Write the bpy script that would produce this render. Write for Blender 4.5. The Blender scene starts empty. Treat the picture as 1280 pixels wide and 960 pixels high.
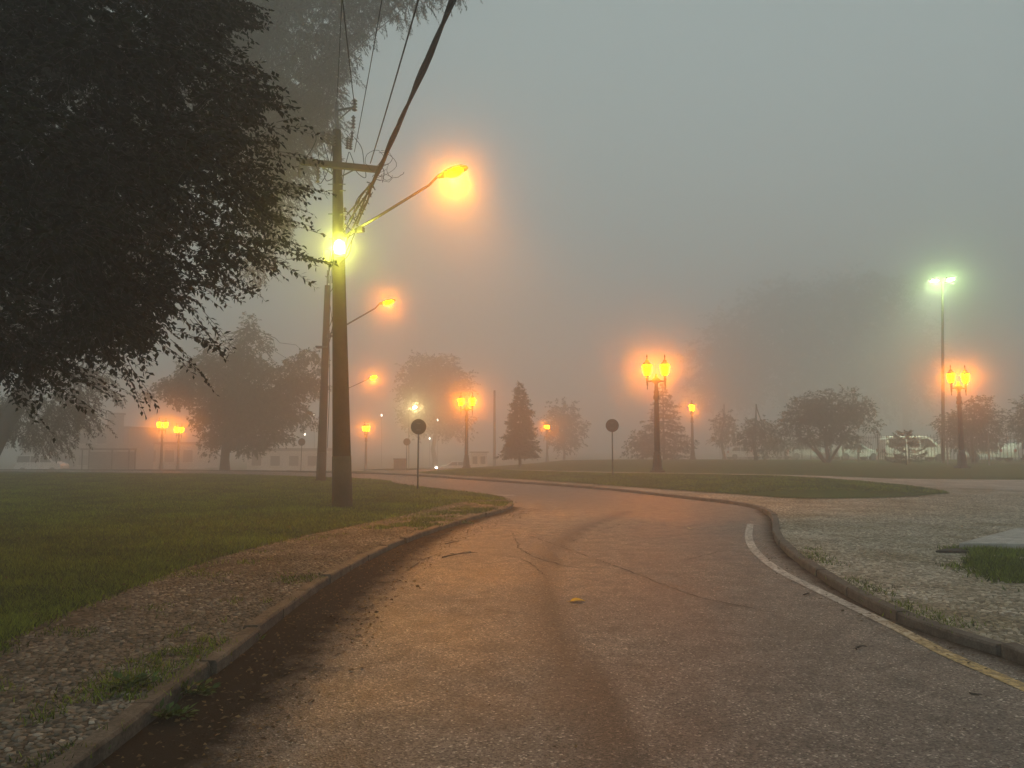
import bpy, bmesh, math, random
import numpy as np
from mathutils import Vector, Matrix, noise as mnoise
from mathutils.geometry import delaunay_2d_cdt

random.seed(7); RNG = np.random.default_rng(11)
scene = bpy.context.scene
COL = scene.collection
R = math.radians

# ------------------------------------------------------------------ camera
F, CX, CY, HORIZON, EYE = 962.0, 640.0, 480.0, 558.0, 1.55
PITCH = math.atan((HORIZON - CY) / F)
cam_d = bpy.data.cameras.new('camera'); cam = bpy.data.objects.new('camera', cam_d); COL.objects.link(cam)
cam.location = (0, 0, EYE); cam.rotation_euler = (math.pi / 2 + PITCH, 0, 0)
cam_d.sensor_width = 36; cam_d.lens = F / 1280 * 36; cam_d.clip_start = .05; cam_d.clip_end = 3000
scene.camera = cam

# ------------------------------------------------------------------ sky, sun, exposure
SUN_EL, SUN_ROT = R(12), R(200)
w = bpy.data.worlds.new('World'); scene.world = w; w.use_nodes = True
nt = w.node_tree; bg = nt.nodes['Background']
sky = nt.nodes.new('ShaderNodeTexSky'); sky.sky_type = 'NISHITA'; sky.sun_disc = False
sky.sun_elevation = SUN_EL; sky.sun_rotation = SUN_ROT; sky.dust_density = 6; sky.air_density = 1.2; sky.ozone_density = 1.0
hs = nt.nodes.new('ShaderNodeHueSaturation'); hs.inputs['Saturation'].default_value = .16
nt.links.new(sky.outputs[0], hs.inputs['Color'])
mixs = nt.nodes.new('ShaderNodeMix'); mixs.data_type = 'RGBA'; mixs.inputs['Factor'].default_value = .62   # closed overcast deck
mixs.inputs['B'].default_value = (3.0, 3.95, 3.95, 1)
nt.links.new(hs.outputs[0], mixs.inputs['A']); nt.links.new(mixs.outputs['Result'], bg.inputs['Color'])
bg.inputs['Strength'].default_value = .080
sun_d = bpy.data.lights.new('sun', 'SUN'); sun_d.energy = .12; sun_d.angle = R(40); sun_d.color = (1, .95, .88)
sun = bpy.data.objects.new('sun', sun_d); COL.objects.link(sun)
sun.rotation_euler = (R(90) - SUN_EL, 0, math.pi - SUN_ROT)
scene.view_settings.view_transform = 'Standard'; scene.view_settings.look = 'None'
scene.view_settings.exposure = 0.92; scene.view_settings.gamma = 1
FOG_DENSITY, FOG_FORWARD = .0090, .0034      # broad scattering, and the narrow forward lobe of water droplets
scene.render.engine = 'CYCLES'
cy = scene.cycles
cy.use_denoising = True; cy.denoiser = 'OPENIMAGEDENOISE'; cy.denoising_prefilter = 'ACCURATE'
cy.max_bounces = 7; cy.diffuse_bounces = 3; cy.glossy_bounces = 2; cy.transmission_bounces = 3; cy.volume_bounces = 4
cy.transparent_max_bounces = 6; cy.sample_clamp_indirect = 4; cy.use_light_tree = True; cy.caustics_reflective = False; cy.caustics_refractive = False

# ------------------------------------------------------------------ geometry of the place
def sst(a, b, x):
    t = np.clip((x - a) / (b - a), 0, 1); return t * t * (3 - 2 * t)
def T(x, y):
    """height of the land: flat round the road, falling away beyond it, rising a little towards the car park"""
    x = np.asarray(x, float); y = np.asarray(y, float)
    s = np.clip((y - 38) / 44, 0, 1.3); s2 = np.clip((y - 62) / 50, 0, 1.3)
    drop = 1.2 * s * s * sst(6, -10, x) + 1.0 * s2 * s2 * sst(-10, 6, x)
    return .27 * sst(24, 42, y) * sst(0, 9, x) - drop
def ray(px, py):
    a, b = (px - CX) / F, (CY - py) / F
    return Vector((a, math.cos(PITCH) - b * math.sin(PITCH), math.sin(PITCH) + b * math.cos(PITCH)))
def P(px, py, off=0.0):
    """pixel -> point on the land"""
    d = ray(px, py); z = off; v = None
    for _ in range(30):
        t = (z - EYE) / d.z; v = Vector((0, 0, EYE)) + d * t
        z = .5 * z + .5 * (float(T(v.x, v.y)) + off)
    return v
def A(px, py, y):
    """pixel -> point at the given distance ahead"""
    d = ray(px, py); return Vector((0, 0, EYE)) + d * (y / d.y)
def G(px, y, off=0.0):
    """point on the land at distance y in the direction of pixel column px"""
    x = (px - CX) / F * y; z = float(T(x, y))
    # columns lean slightly with the pitch of the camera
    x = (px - CX) / F * (y * math.cos(PITCH) + (z - EYE) * math.sin(PITCH))
    return Vector((x, y, float(T(x, y)) + off))

# ------------------------------------------------------------------ materials
def nodes_of(name):
    m = bpy.data.materials.new(name); m.use_nodes = True
    n = m.node_tree.nodes; l = m.node_tree.links
    return m, n, l, n['Principled BSDF']
def ramp(n, stops, interp='LINEAR'):
    r = n.new('ShaderNodeValToRGB'); cr = r.color_ramp; cr.interpolation = interp
    while len(cr.elements) < len(stops): cr.elements.new(.5)
    for e, (p, c) in zip(cr.elements, stops):
        e.position = p; e.color = (*c, 1) if len(c) == 3 else c
    return r
def mixc(n, l, fac, a, b, mode='MIX'):
    m = n.new('ShaderNodeMix'); m.data_type = 'RGBA'; m.blend_type = mode
    for sock, v in ((m.inputs['Factor'], fac), (m.inputs['A'], a), (m.inputs['B'], b)):
        if hasattr(v, 'is_output'): l.new(v, sock)
        elif isinstance(v, (int, float)): sock.default_value = v
        else: sock.default_value = (*v, 1)
    return m.outputs['Result']
def tex(n, l, kind, scale, detail=4, coord='Object', rough=.6):
    tc = n.new('ShaderNodeTexCoord')
    t = n.new('ShaderNodeTexNoise' if kind == 'noise' else 'ShaderNodeTexVoronoi')
    t.inputs['Scale'].default_value = scale
    if kind == 'noise': t.inputs['Detail'].default_value = detail; t.inputs['Roughness'].default_value = rough
    l.new(tc.outputs[coord], t.inputs['Vector'])
    return t
def math_n(n, l, op, a, b=None):
    m = n.new('ShaderNodeMath'); m.operation = op
    for i, v in enumerate((a, b)):
        if v is None: continue
        if hasattr(v, 'is_output'): l.new(v, m.inputs[i])
        else: m.inputs[i].default_value = v
    return m.outputs[0]
def bump(n, l, bsdf, height, strength=.4, dist=.01):
    b = n.new('ShaderNodeBump'); b.inputs['Strength'].default_value = strength; b.inputs['Distance'].default_value = dist
    l.new(height, b.inputs['Height']); l.new(b.outputs[0], bsdf.inputs['Normal'])
def attr(n, name):
    a = n.new('ShaderNodeAttribute'); a.attribute_name = name; return a.outputs['Fac']

def simple(name, c1, c2, scale=8, rough=.8, bs=.3, metallic=0, dist=.01, spec=.4):
    m, n, l, b = nodes_of(name)
    t = tex(n, l, 'noise', scale, 6); t2 = tex(n, l, 'noise', scale * .13, 3)
    f = math_n(n, l, 'MULTIPLY', t.outputs[0], t2.outputs[0])
    r = ramp(n, [(.12, c1), (.42, c2)]); l.new(f, r.inputs[0]); l.new(r.outputs[0], b.inputs['Base Color'])
    b.inputs['Roughness'].default_value = rough; b.inputs['Metallic'].default_value = metallic
    b.inputs['Specular IOR Level'].default_value = spec
    bump(n, l, b, t.outputs[0], bs, dist)
    return m
def leafy(name, dark, light, rough=.6, trans=.25, spec=.25):
    m, n, l, b = nodes_of(name)
    r = ramp(n, [(0, dark), (1, light)]); l.new(attr(n, 'tint'), r.inputs[0])
    l.new(r.outputs[0], b.inputs['Base Color']); b.inputs['Roughness'].default_value = rough
    b.inputs['Specular IOR Level'].default_value = spec
    tr = n.new('ShaderNodeBsdfTranslucent'); l.new(r.outputs[0], tr.inputs['Color'])
    mx = n.new('ShaderNodeMixShader'); mx.inputs[0].default_value = trans
    l.new(b.outputs[0], mx.inputs[1]); l.new(tr.outputs[0], mx.inputs[2])
    l.new(mx.outputs[0], n['Material Output'].inputs['Surface'])
    return m
def glow(name, col, strength):
    m, n, l, b = nodes_of(name)
    e = n.new('ShaderNodeEmission'); e.inputs['Color'].default_value = (*col, 1); e.inputs['Strength'].default_value = strength
    l.new(e.outputs[0], n['Material Output'].inputs['Surface'])
    return m

SODIUM = (1.0, .30, .004)         # light thrown on the ground
SODIUM_GLASS = (1.0, .225, .0)   # the glowing glass itself
M = {}
M['concrete'] = simple('concrete', (.020, .018, .014), (.052, .047, .038), 14, .9, .4)
M['concrete_pale'] = simple('concrete_pale', (.026, .024, .020), (.062, .057, .048), 18, .9, .4)
M['slab'] = simple('slab_concrete', (.26, .25, .23), (.55, .53, .49), 9, .85, .4)
M['granite'] = simple('granite', (.030, .024, .017), (.17, .145, .112), 45, .9, .6, dist=.006)
M['granite_dirty'] = simple('granite_dirty', (.05, .042, .034), (.17, .15, .125), 60, .95, .6, dist=.006)
M['wood'] = simple('crossarm_wood', (.03, .024, .018), (.07, .055, .042), 22, .9, .5)
M['iron'] = simple('cast_iron', (.03, .028, .026), (.07, .065, .06), 20, .6, .2, .6)
M['steel'] = simple('galvanised_steel', (.10, .10, .10), (.20, .20, .20), 25, .5, .1, .8)
M['cable'] = simple('cable_sheath', (.008, .008, .008), (.02, .02, .02), 40, .95, .2, spec=.05)
M['porcelain'] = simple('porcelain', (.10, .09, .085), (.17, .15, .14), 30, .4, .05)
M['bark'] = simple('bark', (.035, .028, .022), (.10, .085, .068), 16, .95, .8, dist=.03)
M['sign_back'] = simple('sign_back', (.02, .018, .015), (.045, .042, .036), 30, .6, .1, .0)
M['white_wall'] = simple('white_wall', (.50, .49, .46), (.70, .69, .66), 6, .85, .1)
M['grey_wall'] = simple('grey_wall', (.20, .195, .185), (.32, .31, .30), 3, .9, .1)
M['roof'] = simple('roof_sheet', (.10, .09, .085), (.18, .16, .15), 5, .8, .2)
M['dark_glass'] = simple('dark_glass', (.015, .017, .018), (.03, .032, .034), 3, .12, .0)
M['silver_paint'] = simple('silver_paint', (.60, .61, .61), (.70, .71, .71), 3, .4, .02, .0)
M['white_paint'] = simple('white_paint', (.68, .68, .67), (.80, .80, .79), 3, .35, .02)
M['red_paint'] = simple('red_paint', (.22, .02, .02), (.34, .03, .03), 3, .35, .02)
M['grey_paint'] = simple('grey_paint', (.12, .12, .125), (.2, .2, .205), 3, .35, .02, .3)
M['rubber'] = simple('rubber', (.012, .012, .012), (.03, .03, .03), 30, .9, .2)
M['lens'] = simple('lamp_lens', (.55, .55, .55), (.75, .75, .75), 5, .2, .02)
M['tail'] = simple('tail_lens', (.3, .02, .015), (.4, .03, .02), 5, .25, .02)
M['fence'] = simple('fence_paint', (.16, .16, .155), (.26, .26, .255), 12, .6, .1, .0)
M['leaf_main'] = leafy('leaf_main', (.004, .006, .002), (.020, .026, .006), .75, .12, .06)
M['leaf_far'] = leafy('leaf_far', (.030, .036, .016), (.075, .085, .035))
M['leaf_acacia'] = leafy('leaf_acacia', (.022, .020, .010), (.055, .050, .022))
M['needle'] = leafy('needle', (.018, .028, .016), (.06, .07, .04), .6, .1)
M['blade'] = leafy('grass_blade', (.018, .040, .002), (.24, .33, .028), .6, .3)
M['weed'] = leafy('weed_leaf', (.03, .06, .012), (.10, .17, .035), .5, .3)
M['litter'] = leafy('litter_leaf', (.035, .022, .012), (.20, .14, .06), .85, .1)
M['yellow_leaf'] = leafy('yellow_leaf', (.62, .42, .01), (.78, .58, .03), .6, .2)
M['pale_leaf'] = leafy('pale_leaf', (.35, .36, .22), (.5, .5, .34), .6, .2)
M['sodium_street'] = glow('sodium_street', SODIUM_GLASS, 105)
M['sodium_fog'] = glow('sodium_fog', SODIUM_GLASS, 700)
M['sodium_far'] = glow('sodium_far', SODIUM_GLASS, 360)
M['sodium_lantern'] = glow('sodium_lantern', SODIUM_GLASS, 215)
M['sodium_lantern_dim'] = glow('sodium_lantern_dim', SODIUM_GLASS, 165)
M['flood_yellow'] = glow('flood_yellow', (.95, 1.0, .12), 260)
M['flood_green'] = glow('flood_green', (.66, 1.0, .36), 520)
M['warm_white'] = glow('warm_white', (1.0, .78, .30), 900)
M['small_white'] = glow('small_white', (1.0, .88, .7), 14)
M['head_light'] = glow('head_light', (1.0, .93, .8), 40)

def mat_soil():
    m, n, l, b = nodes_of('lawn_soil')
    t = tex(n, l, 'noise', 9, 8); t2 = tex(n, l, 'noise', .35, 4)
    r = ramp(n, [(.3, (.018, .040, .002)), (.55, (.045, .085, .005)), (.75, (.085, .125, .014))]); l.new(t.outputs[0], r.inputs[0])
    r2 = ramp(n, [(.35, (.75, .72, .6)), (.65, (1.1, 1.05, 1.0))]); l.new(t2.outputs[0], r2.inputs[0])
    l.new(mixc(n, l, 1.0, r.outputs[0], r2.outputs[0], 'MULTIPLY'), b.inputs['Base Color'])
    b.inputs['Roughness'].default_value = .95; b.inputs['Specular IOR Level'].default_value = .080
    bump(n, l, b, t.outputs[0], .8, .04); return m
M['lawn'] = mat_soil()
def mat_pave(name, joint, stone_a, stone_b):
    """bedding between the small paving stones and, farther off, the stones themselves"""
    m, n, l, b = nodes_of(name)
    v = tex(n, l, 'voronoi', 13); v.feature = 'DISTANCE_TO_EDGE'; vc = tex(n, l, 'voronoi', 13)
    g = ramp(n, [(.02, (0, 0, 0)), (.09, (1, 1, 1))]); l.new(v.outputs['Distance'], g.inputs[0])
    sep = n.new('ShaderNodeSeparateColor'); l.new(vc.outputs['Color'], sep.inputs[0])
    rs = ramp(n, [(0, stone_a), (1, stone_b)]); l.new(sep.outputs[0], rs.inputs[0])
    c = mixc(n, l, g.outputs[0], joint, rs.outputs[0])
    d = tex(n, l, 'noise', .55, 5, rough=.7); dr = ramp(n, [(.36, (.42, .40, .30)), (.62, (1, 1, 1))]); l.new(d.outputs[0], dr.inputs[0])
    l.new(mixc(n, l, 1.0, c, dr.outputs[0], 'MULTIPLY'), b.inputs['Base Color'])
    b.inputs['Roughness'].default_value = .9; b.inputs['Specular IOR Level'].default_value = .25
    bump(n, l, b, g.outputs[0], .7, .012); return m
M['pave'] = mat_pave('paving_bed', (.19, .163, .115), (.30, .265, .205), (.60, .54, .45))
M['pave_shaded'] = mat_pave('paving_bed_shaded', (.05, .040, .025), (.08, .068, .05), (.22, .19, .15))  # left strip: soil brown, with the tree's shade painted into the colour
def mat_stone(name, dirt):
    m, n, l, b = nodes_of(name)
    t = tex(n, l, 'noise', 60, 4); d = tex(n, l, 'noise', .8, 5, rough=.7)
    r = ramp(n, [(0, (.07, .060, .046)), (.45, (.27, .24, .19)), (1, (.70, .65, .55))]); l.new(attr(n, 'tint'), r.inputs[0])
    dr = ramp(n, [(.36, dirt), (.62, (1.05, 1.05, 1.05))]); l.new(d.outputs[0], dr.inputs[0])
    c = mixc(n, l, 1.0, r.outputs[0], dr.outputs[0], 'MULTIPLY')
    l.new(c, b.inputs['Base Color']); b.inputs['Roughness'].default_value = .85
    bump(n, l, b, t.outputs[0], .4, .006); return m
M['stone'] = mat_stone('paving_stone', (.30, .27, .18)); M['stone_clean'] = mat_stone('paving_stone_clean', (.60, .55, .42))
def mat_path():
    m, n, l, b = nodes_of('path_sand')
    t = tex(n, l, 'noise', 1.1, 7); r = ramp(n, [(.35, (.20, .18, .14)), (.65, (.36, .33, .28))]); l.new(t.outputs[0], r.inputs[0])
    l.new(r.outputs[0], b.inputs['Base Color']); b.inputs['Roughness'].default_value = .95; return m
M['path'] = mat_path()
def mat_road():
    m, n, l, b = nodes_of('asphalt')
    ag = tex(n, l, 'voronoi', 85); ag2 = tex(n, l, 'noise', 140, 3); big = tex(n, l, 'noise', .45, 6, rough=.65); mid = tex(n, l, 'noise', 3.2, 7, rough=.7)
    sep = n.new('ShaderNodeSeparateColor'); l.new(ag.outputs['Color'], sep.inputs[0])
    r = ramp(n, [(0, (.055, .048, .042)), (.55, (.180, .160, .142)), (.93, (.235, .214, .190)), (1, (.55, .52, .47))]); l.new(sep.outputs[0], r.inputs[0])
    bigr = ramp(n, [(.32, (.72, .70, .68)), (.68, (1.22, 1.18, 1.12))]); l.new(big.outputs[0], bigr.inputs[0])
    c = mixc(n, l, 1.0, r.outputs[0], bigr.outputs[0], 'MULTIPLY')
    midr = ramp(n, [(.36, (.66, .66, .66)), (.6, (1.12, 1.11, 1.10))]); l.new(mid.outputs[0], midr.inputs[0])
    c = mixc(n, l, 1.0, c, midr.outputs[0], 'MULTIPLY')
    # washed-in soil along the kerbs, damp tar band, dusty ground: their own shapes, roughened by noise
    nz = math_n(n, l, 'MULTIPLY', math_n(n, l, 'SUBTRACT', mid.outputs[0], .5), 1.1)
    def mask(name, lo, hi):
        f = math_n(n, l, 'ADD', attr(n, name), nz); q = ramp(n, [(lo, (0, 0, 0)), (hi, (1, 1, 1))]); l.new(f, q.inputs[0]); return q.outputs[0]
    c = mixc(n, l, mask('dust', .3, .95), c, mixc(n, l, 1.0, c, (1.6, 1.42, 1.22), 'MULTIPLY'))
    c = mixc(n, l, mask('tar', .32, .75), c, mixc(n, l, 1.0, c, (.50, .49, .48), 'MULTIPLY'))
    soil = mixc(n, l, ag2.outputs[0], (.016, .011, .007), (.050, .036, .024))
    sm = mask('soil', .30, .78)
    c = mixc(n, l, sm, c, soil)
    l.new(c, b.inputs['Base Color']); sp = ramp(n, [(0, (.35,) * 3), (1, (.02,) * 3)]); l.new(sm, sp.inputs[0]); l.new(sp.outputs[0], b.inputs['Specular IOR Level'])
    rr = ramp(n, [(.3, (.48,) * 3), (.7, (.75,) * 3)]); l.new(big.outputs[0], rr.inputs[0]); l.new(mixc(n, l, sm, rr.outputs[0], (1, 1, 1)), b.inputs['Roughness'])
    h = math_n(n, l, 'ADD', ag.outputs['Distance'], math_n(n, l, 'MULTIPLY', mid.outputs[0], .6))
    bump(n, l, b, h, .55, .01); return m
M['road'] = mat_road()
def mat_line():
    m, n, l, b = nodes_of('road_paint')
    t = tex(n, l, 'noise', 14, 6, rough=.75); t2 = tex(n, l, 'noise', 90, 3); big = tex(n, l, 'noise', 1.5, 3)
    r = ramp(n, [(.35, (.40, .39, .36)), (.62, (.58, .565, .52))]); l.new(big.outputs[0], r.inputs[0])
    yr = ramp(n, [(.3, (0, 0, 0)), (.62, (1, 1, 1))]); l.new(math_n(n, l, 'ADD', attr(n, 'yellow'), math_n(n, l, 'SUBTRACT', t.outputs[0], .5)), yr.inputs[0])
    c = mixc(n, l, yr.outputs[0], r.outputs[0], (.52, .36, .11))
    wr = ramp(n, [(.44, (0, 0, 0)), (.58, (1, 1, 1))]); l.new(t.outputs[0], wr.inputs[0])
    wr2 = math_n(n, l, 'MULTIPLY', wr.outputs[0], .8)
    c = mixc(n, l, wr2, c, (.11, .095, .08))
    l.new(c, b.inputs['Base Color']); b.inputs['Roughness'].default_value = .7; bump(n, l, b, t2.outputs[0], .4, .004); return m
M['line'] = mat_line()
M['crack'] = simple('crack_fill', (.012, .010, .009), (.03, .026, .022), 40, .95, .4)

# ------------------------------------------------------------------ mesh helpers
def put(name, data, parent=None, mat=None, kind=None):
    o = bpy.data.objects.new(name, data); COL.objects.link(o)
    if parent is not None: o.parent = parent
    if mat: data.materials.clear(); data.materials.append(M[mat] if isinstance(mat, str) else mat)
    if kind: o['kind'] = kind
    return o
def np_mesh(name, V, faces, attrs=None, smooth=False):
    """V (N,3); faces: (M,k) int array, or list of such arrays"""
    me = bpy.data.meshes.new(name)
    fl = faces if isinstance(faces, list) else [faces]
    fl = [np.asarray(f, np.int32) for f in fl if len(f)]
    V = np.asarray(V, np.float32)
    me.vertices.add(len(V)); me.vertices.foreach_set('co', V.ravel())
    loops = np.concatenate([f.ravel() for f in fl]); sizes = np.concatenate([np.full(len(f), f.shape[1], np.int32) for f in fl])
    starts = np.concatenate([[0], np.cumsum(sizes)[:-1]]).astype(np.int32)
    me.loops.add(len(loops)); me.loops.foreach_set('vertex_index', loops)
    me.polygons.add(len(sizes)); me.polygons.foreach_set('loop_start', starts)
    me.update(calc_edges=True); me.validate()
    for k, v in (attrs or {}).items():
        a = me.attributes.new(k, 'FLOAT', 'POINT'); a.data.foreach_set('value', np.asarray(v, np.float32))
    if smooth: me.polygons.foreach_set('use_smooth', np.ones(len(me.polygons), bool))
    return me
class MB:
    def __init__(s): s.v = []; s.f = []
    def add(s, vs, fs):
        o = len(s.v); s.v += [tuple(v) for v in vs]; s.f += [tuple(i + o for i in f) for f in fs]; return s
    def box(s, c, size, rot=None, taper=1.0):
        x, y, z = [q / 2 for q in size]; vs = []
        for sz in (-1, 1):
            k = taper if sz > 0 else 1
            for sx, sy in ((-1, -1), (1, -1), (1, 1), (-1, 1)):
                p = Vector((sx * x * k, sy * y * k, sz * z)); p = (rot @ p) if rot is not None else p; vs.append(Vector(c) + p)
        return s.add(vs, [(3, 2, 1, 0), (4, 5, 6, 7), (0, 1, 5, 4), (1, 2, 6, 5), (2, 3, 7, 6), (3, 0, 4, 7)])
    def tube(s, pts, rad, n=8, cap=True):
        pts = [Vector(p) for p in pts]; rr = rad if isinstance(rad, (list, tuple)) else [rad] * len(pts)
        vs = []; fs = []; up = None
        for i, p in enumerate(pts):
            d = (pts[min(i + 1, len(pts) - 1)] - pts[max(i - 1, 0)]).normalized()
            if up is None: up = d.orthogonal().normalized()
            up = (up - d * up.dot(d)).normalized(); sd = d.cross(up)
            for k in range(n):
                a = 2 * math.pi * k / n; vs.append(p + (up * math.cos(a) + sd * math.sin(a)) * rr[i])
        for i in range(len(pts) - 1):
            for k in range(n):
                k2 = (k + 1) % n; fs.append((i * n + k, i * n + k2, (i + 1) * n + k2, (i + 1) * n + k))
        if cap: fs += [tuple(range(n))[::-1], tuple((len(pts) - 1) * n + k for k in range(n))]
        return s.add(vs, fs)
    def lathe(s, prof, n=12, c=(0, 0, 0), phase=0.0):
        vs = []; fs = []
        for r, z in prof:
            for k in range(n):
                a = 2 * math.pi * k / n + phase; vs.append((c[0] + r * math.cos(a), c[1] + r * math.sin(a), c[2] + z))
        for i in range(len(prof) - 1):
            for k in range(n):
                k2 = (k + 1) % n; fs.append((i * n + k, i * n + k2, (i + 1) * n + k2, (i + 1) * n + k))
        fs += [tuple(range(n))[::-1], tuple((len(prof) - 1) * n + k for k in range(n))]
        return s.add(vs, fs)
    def prism(s, poly, axis_vec, flip=False):
        n = len(poly); vs = [Vector(p) for p in poly] + [Vector(p) + Vector(axis_vec) for p in poly]
        fs = [tuple(range(n))[::-1], tuple(range(n, 2 * n))] + [(i, (i + 1) % n, n + (i + 1) % n, n + i) for i in range(n)]
        return s.add(vs, fs)
    def mesh(s, name, smooth=False):
        me = bpy.data.meshes.new(name); me.from_pydata(s.v, [], s.f); me.update()
        if smooth: me.polygons.foreach_set('use_smooth', np.ones(len(me.polygons), bool))
        return me
    def build(s, name, mat, parent=None, smooth=False, bevel=0):
        o = put(name, s.mesh(name, smooth), parent, mat)
        if bevel:
            b = o.modifiers.new('bevel', 'BEVEL'); b.width = bevel; b.segments = 2; b.limit_method = 'ANGLE'
        return o
def tag(o, label, cat, group=None):
    o['label'] = label; o['category'] = cat
    if group: o['group'] = group
    return o
def empty(name, loc, label, cat, group=None, rz=0):
    o = bpy.data.objects.new(name, None); COL.objects.link(o); o.location = loc; o.rotation_euler = (0, 0, rz); o.empty_display_size = .2
    return tag(o, label, cat, group)
def copy_tree(o, parent=None):
    c = o.copy(); COL.objects.link(c); c.parent = parent
    for ch in list(o.children): copy_tree(ch, c)
    return c
def smooth_line(pts, step, closed=False):
    """Catmull-Rom through the points, resampled"""
    p = [np.array(q[:2], float) for q in pts]; out = []
    for i in range(len(p) - 1):
        a, b, c, d = p[max(i - 1, 0)], p[i], p[i + 1], p[min(i + 2, len(p) - 1)]
        k = max(2, int(np.linalg.norm(c - b) / step * 2))
        for t in np.linspace(0, 1, k, endpoint=False):
            out.append(.5 * ((2 * b) + (-a + c) * t + (2 * a - 5 * b + 4 * c - d) * t * t + (-a + 3 * b - 3 * c + d) * t ** 3))
    out.append(p[-1]); out = np.array(out)
    s = np.concatenate([[0], np.cumsum(np.linalg.norm(np.diff(out, axis=0), axis=1))])
    q = np.linspace(0, s[-1], max(2, int(s[-1] / step) + 1))
    return np.stack([np.interp(q, s, out[:, 0]), np.interp(q, s, out[:, 1])], 1)
def offset_line(L, d):
    t = np.gradient(L, axis=0); t /= np.linalg.norm(t, axis=1)[:, None] + 1e-9
    return L + np.stack([-t[:, 1], t[:, 0]], 1) * d
def inside(pts, poly):
    x, y = pts[:, 0], pts[:, 1]; r = np.zeros(len(pts), bool); j = len(poly) - 1
    for i in range(len(poly)):
        xi, yi = poly[i]; xj, yj = poly[j]
        c = ((yi > y) != (yj > y)) & (x < (xj - xi) * (y - yi) / (yj - yi + 1e-12) + xi); r ^= c; j = i
    return r
def dist_line(pts, L):
    best = np.full(len(pts), 1e9)
    for a, b in zip(L[:-1], L[1:]):
        ab = b - a; t = np.clip(((pts - a) @ ab) / (ab @ ab + 1e-12), 0, 1)
        best = np.minimum(best, np.linalg.norm(pts - (a + t[:, None] * ab), axis=1))
    return best
def sheet(name, poly, off, mat, near=.5, bump_fn=None, attrs_fn=None, kind='structure', split=30):
    """a piece of ground: polygon filled with a graded grid, lying on the land"""
    poly = np.asarray(poly, float); lo, hi = poly.min(0), poly.max(0)
    pts = []
    for (y0, y1, st) in ((lo[1], min(hi[1], split), near), (split, hi[1], near * 4)):
        if y1 <= y0: continue
        gx, gy = np.meshgrid(np.arange(lo[0], hi[0], st), np.arange(y0 + st / 2, y1, st)); g = np.stack([gx.ravel(), gy.ravel()], 1)
        g = g[inside(g, poly)]
        if len(g): g = g[dist_line(g, np.vstack([poly, poly[:1]])) > st * .4]
        pts.append(g)
    g = np.vstack([poly] + pts)
    n = len(poly)
    V, E, Fc, *_ = delaunay_2d_cdt([Vector(p) for p in g], [(i, (i + 1) % n) for i in range(n)], [], 1, 1e-5)
    V2 = np.array([(v.x, v.y) for v in V])
    z = T(V2[:, 0], V2[:, 1]) + off
    if bump_fn is not None: z = z + bump_fn(V2)
    me = np_mesh(name, np.column_stack([V2, z]), np.array([f for f in Fc if len(f) == 3]), attrs_fn(V2) if attrs_fn else None, True)
    # make every face look up
    bm = bmesh.new(); bm.from_mesh(me)
    for f in bm.faces:
        if f.normal.z < 0: f.normal_flip()
    bm.to_mesh(me); bm.free()
    return put(name, me, None, mat, kind)

# ------------------------------------------------------------------ plan of the road and pavements
KERB_H = .09
def W(pts, off=0.0): return [tuple(P(x, y, off)[:2]) for x, y in pts]
left_edge = [(-2.0, -7), (-2.02, -2), (-2.05, 1.5)] + W([(130, 950), (205, 890), (290, 825), (400, 738), (480, 691), (545, 665), (600, 648), (632, 639)])
tip = W([(641, 633), (636, 627), (612, 621)])
back_edge = W([(560, 615), (505, 608), (445, 600)]) + [(-20, 43.5), (-40, 50), (-75, 58)]
LK = smooth_line(left_edge + tip + back_edge, .25)
right_edge = [(3.95, -7), (3.9, 0)] + W([(1280, 832), (1200, 806), (1100, 768), (1020, 720), (975, 684), (965, 660), (960, 645), (930, 633), (850, 623), (750, 612), (600, 601), (445, 592)]) + [(-24, 55), (-45, 62), (-75, 70)]
RK = smooth_line(right_edge, .25)
road_poly = np.vstack([LK[::2], RK[::-2]])
# centre-lines of stains on the road (each has its own shape)
tar_line = smooth_line(W([(790, 640), (735, 662), (700, 692), (697, 735), (715, 790), (760, 870), (800, 960)]), .3)
LKnear = LK[LK[:, 1] < 20]; LKnear = LKnear[: np.argmax(LKnear[:, 1]) + 1]
RKnear = RK[RK[:, 1] < 19]
dust_c = [(P(540, 800), 2.2), (P(640, 720), 2.6), (P(720, 650), 5), (P(560, 600), 7), (P(460, 870), 1.1)]
tar_c = [(P(600, 715), 1.1), (P(660, 740), .9), (P(560, 745), .5), (P(1000, 790), .9), (P(830, 735), .8)]
def road_attrs(V):
    d_l = dist_line(V, LKnear); d_r = dist_line(V, RKnear)
    wl = .62 * sst(17, 9, V[:, 1]) + .30
    soil = np.maximum(np.clip(1.25 - d_l / wl, 0, 1) * 1.0, np.clip(1 - d_r / .34, 0, 1) * .75)
    dt = dist_line(V, tar_line); j = np.argmin(np.hypot(V[:, None, 0] - tar_line[None, :-1, 0], V[:, None, 1] - tar_line[None, :-1, 1]), 1)
    tv = (tar_line[1:] - tar_line[:-1])[j]; rel = V - tar_line[j]; west = (tv[:, 0] * rel[:, 1] - tv[:, 1] * rel[:, 0]) < 0
    tar = np.clip(1 - dt / np.where(west, .75, .13), 0, 1) * .85
    for c, r in tar_c: tar = np.maximum(tar, .5 * np.clip(1 - np.hypot(V[:, 0] - c.x, (V[:, 1] - c.y) * .6) / r, 0, 1))
    dust = np.zeros(len(V))
    for c, r in dust_c: dust = np.maximum(dust, .85 * np.clip(1 - np.hypot(V[:, 0] - c.x, V[:, 1] - c.y) / r, 0, 1))
    return {'soil': soil, 'tar': tar, 'dust': dust}

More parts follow.
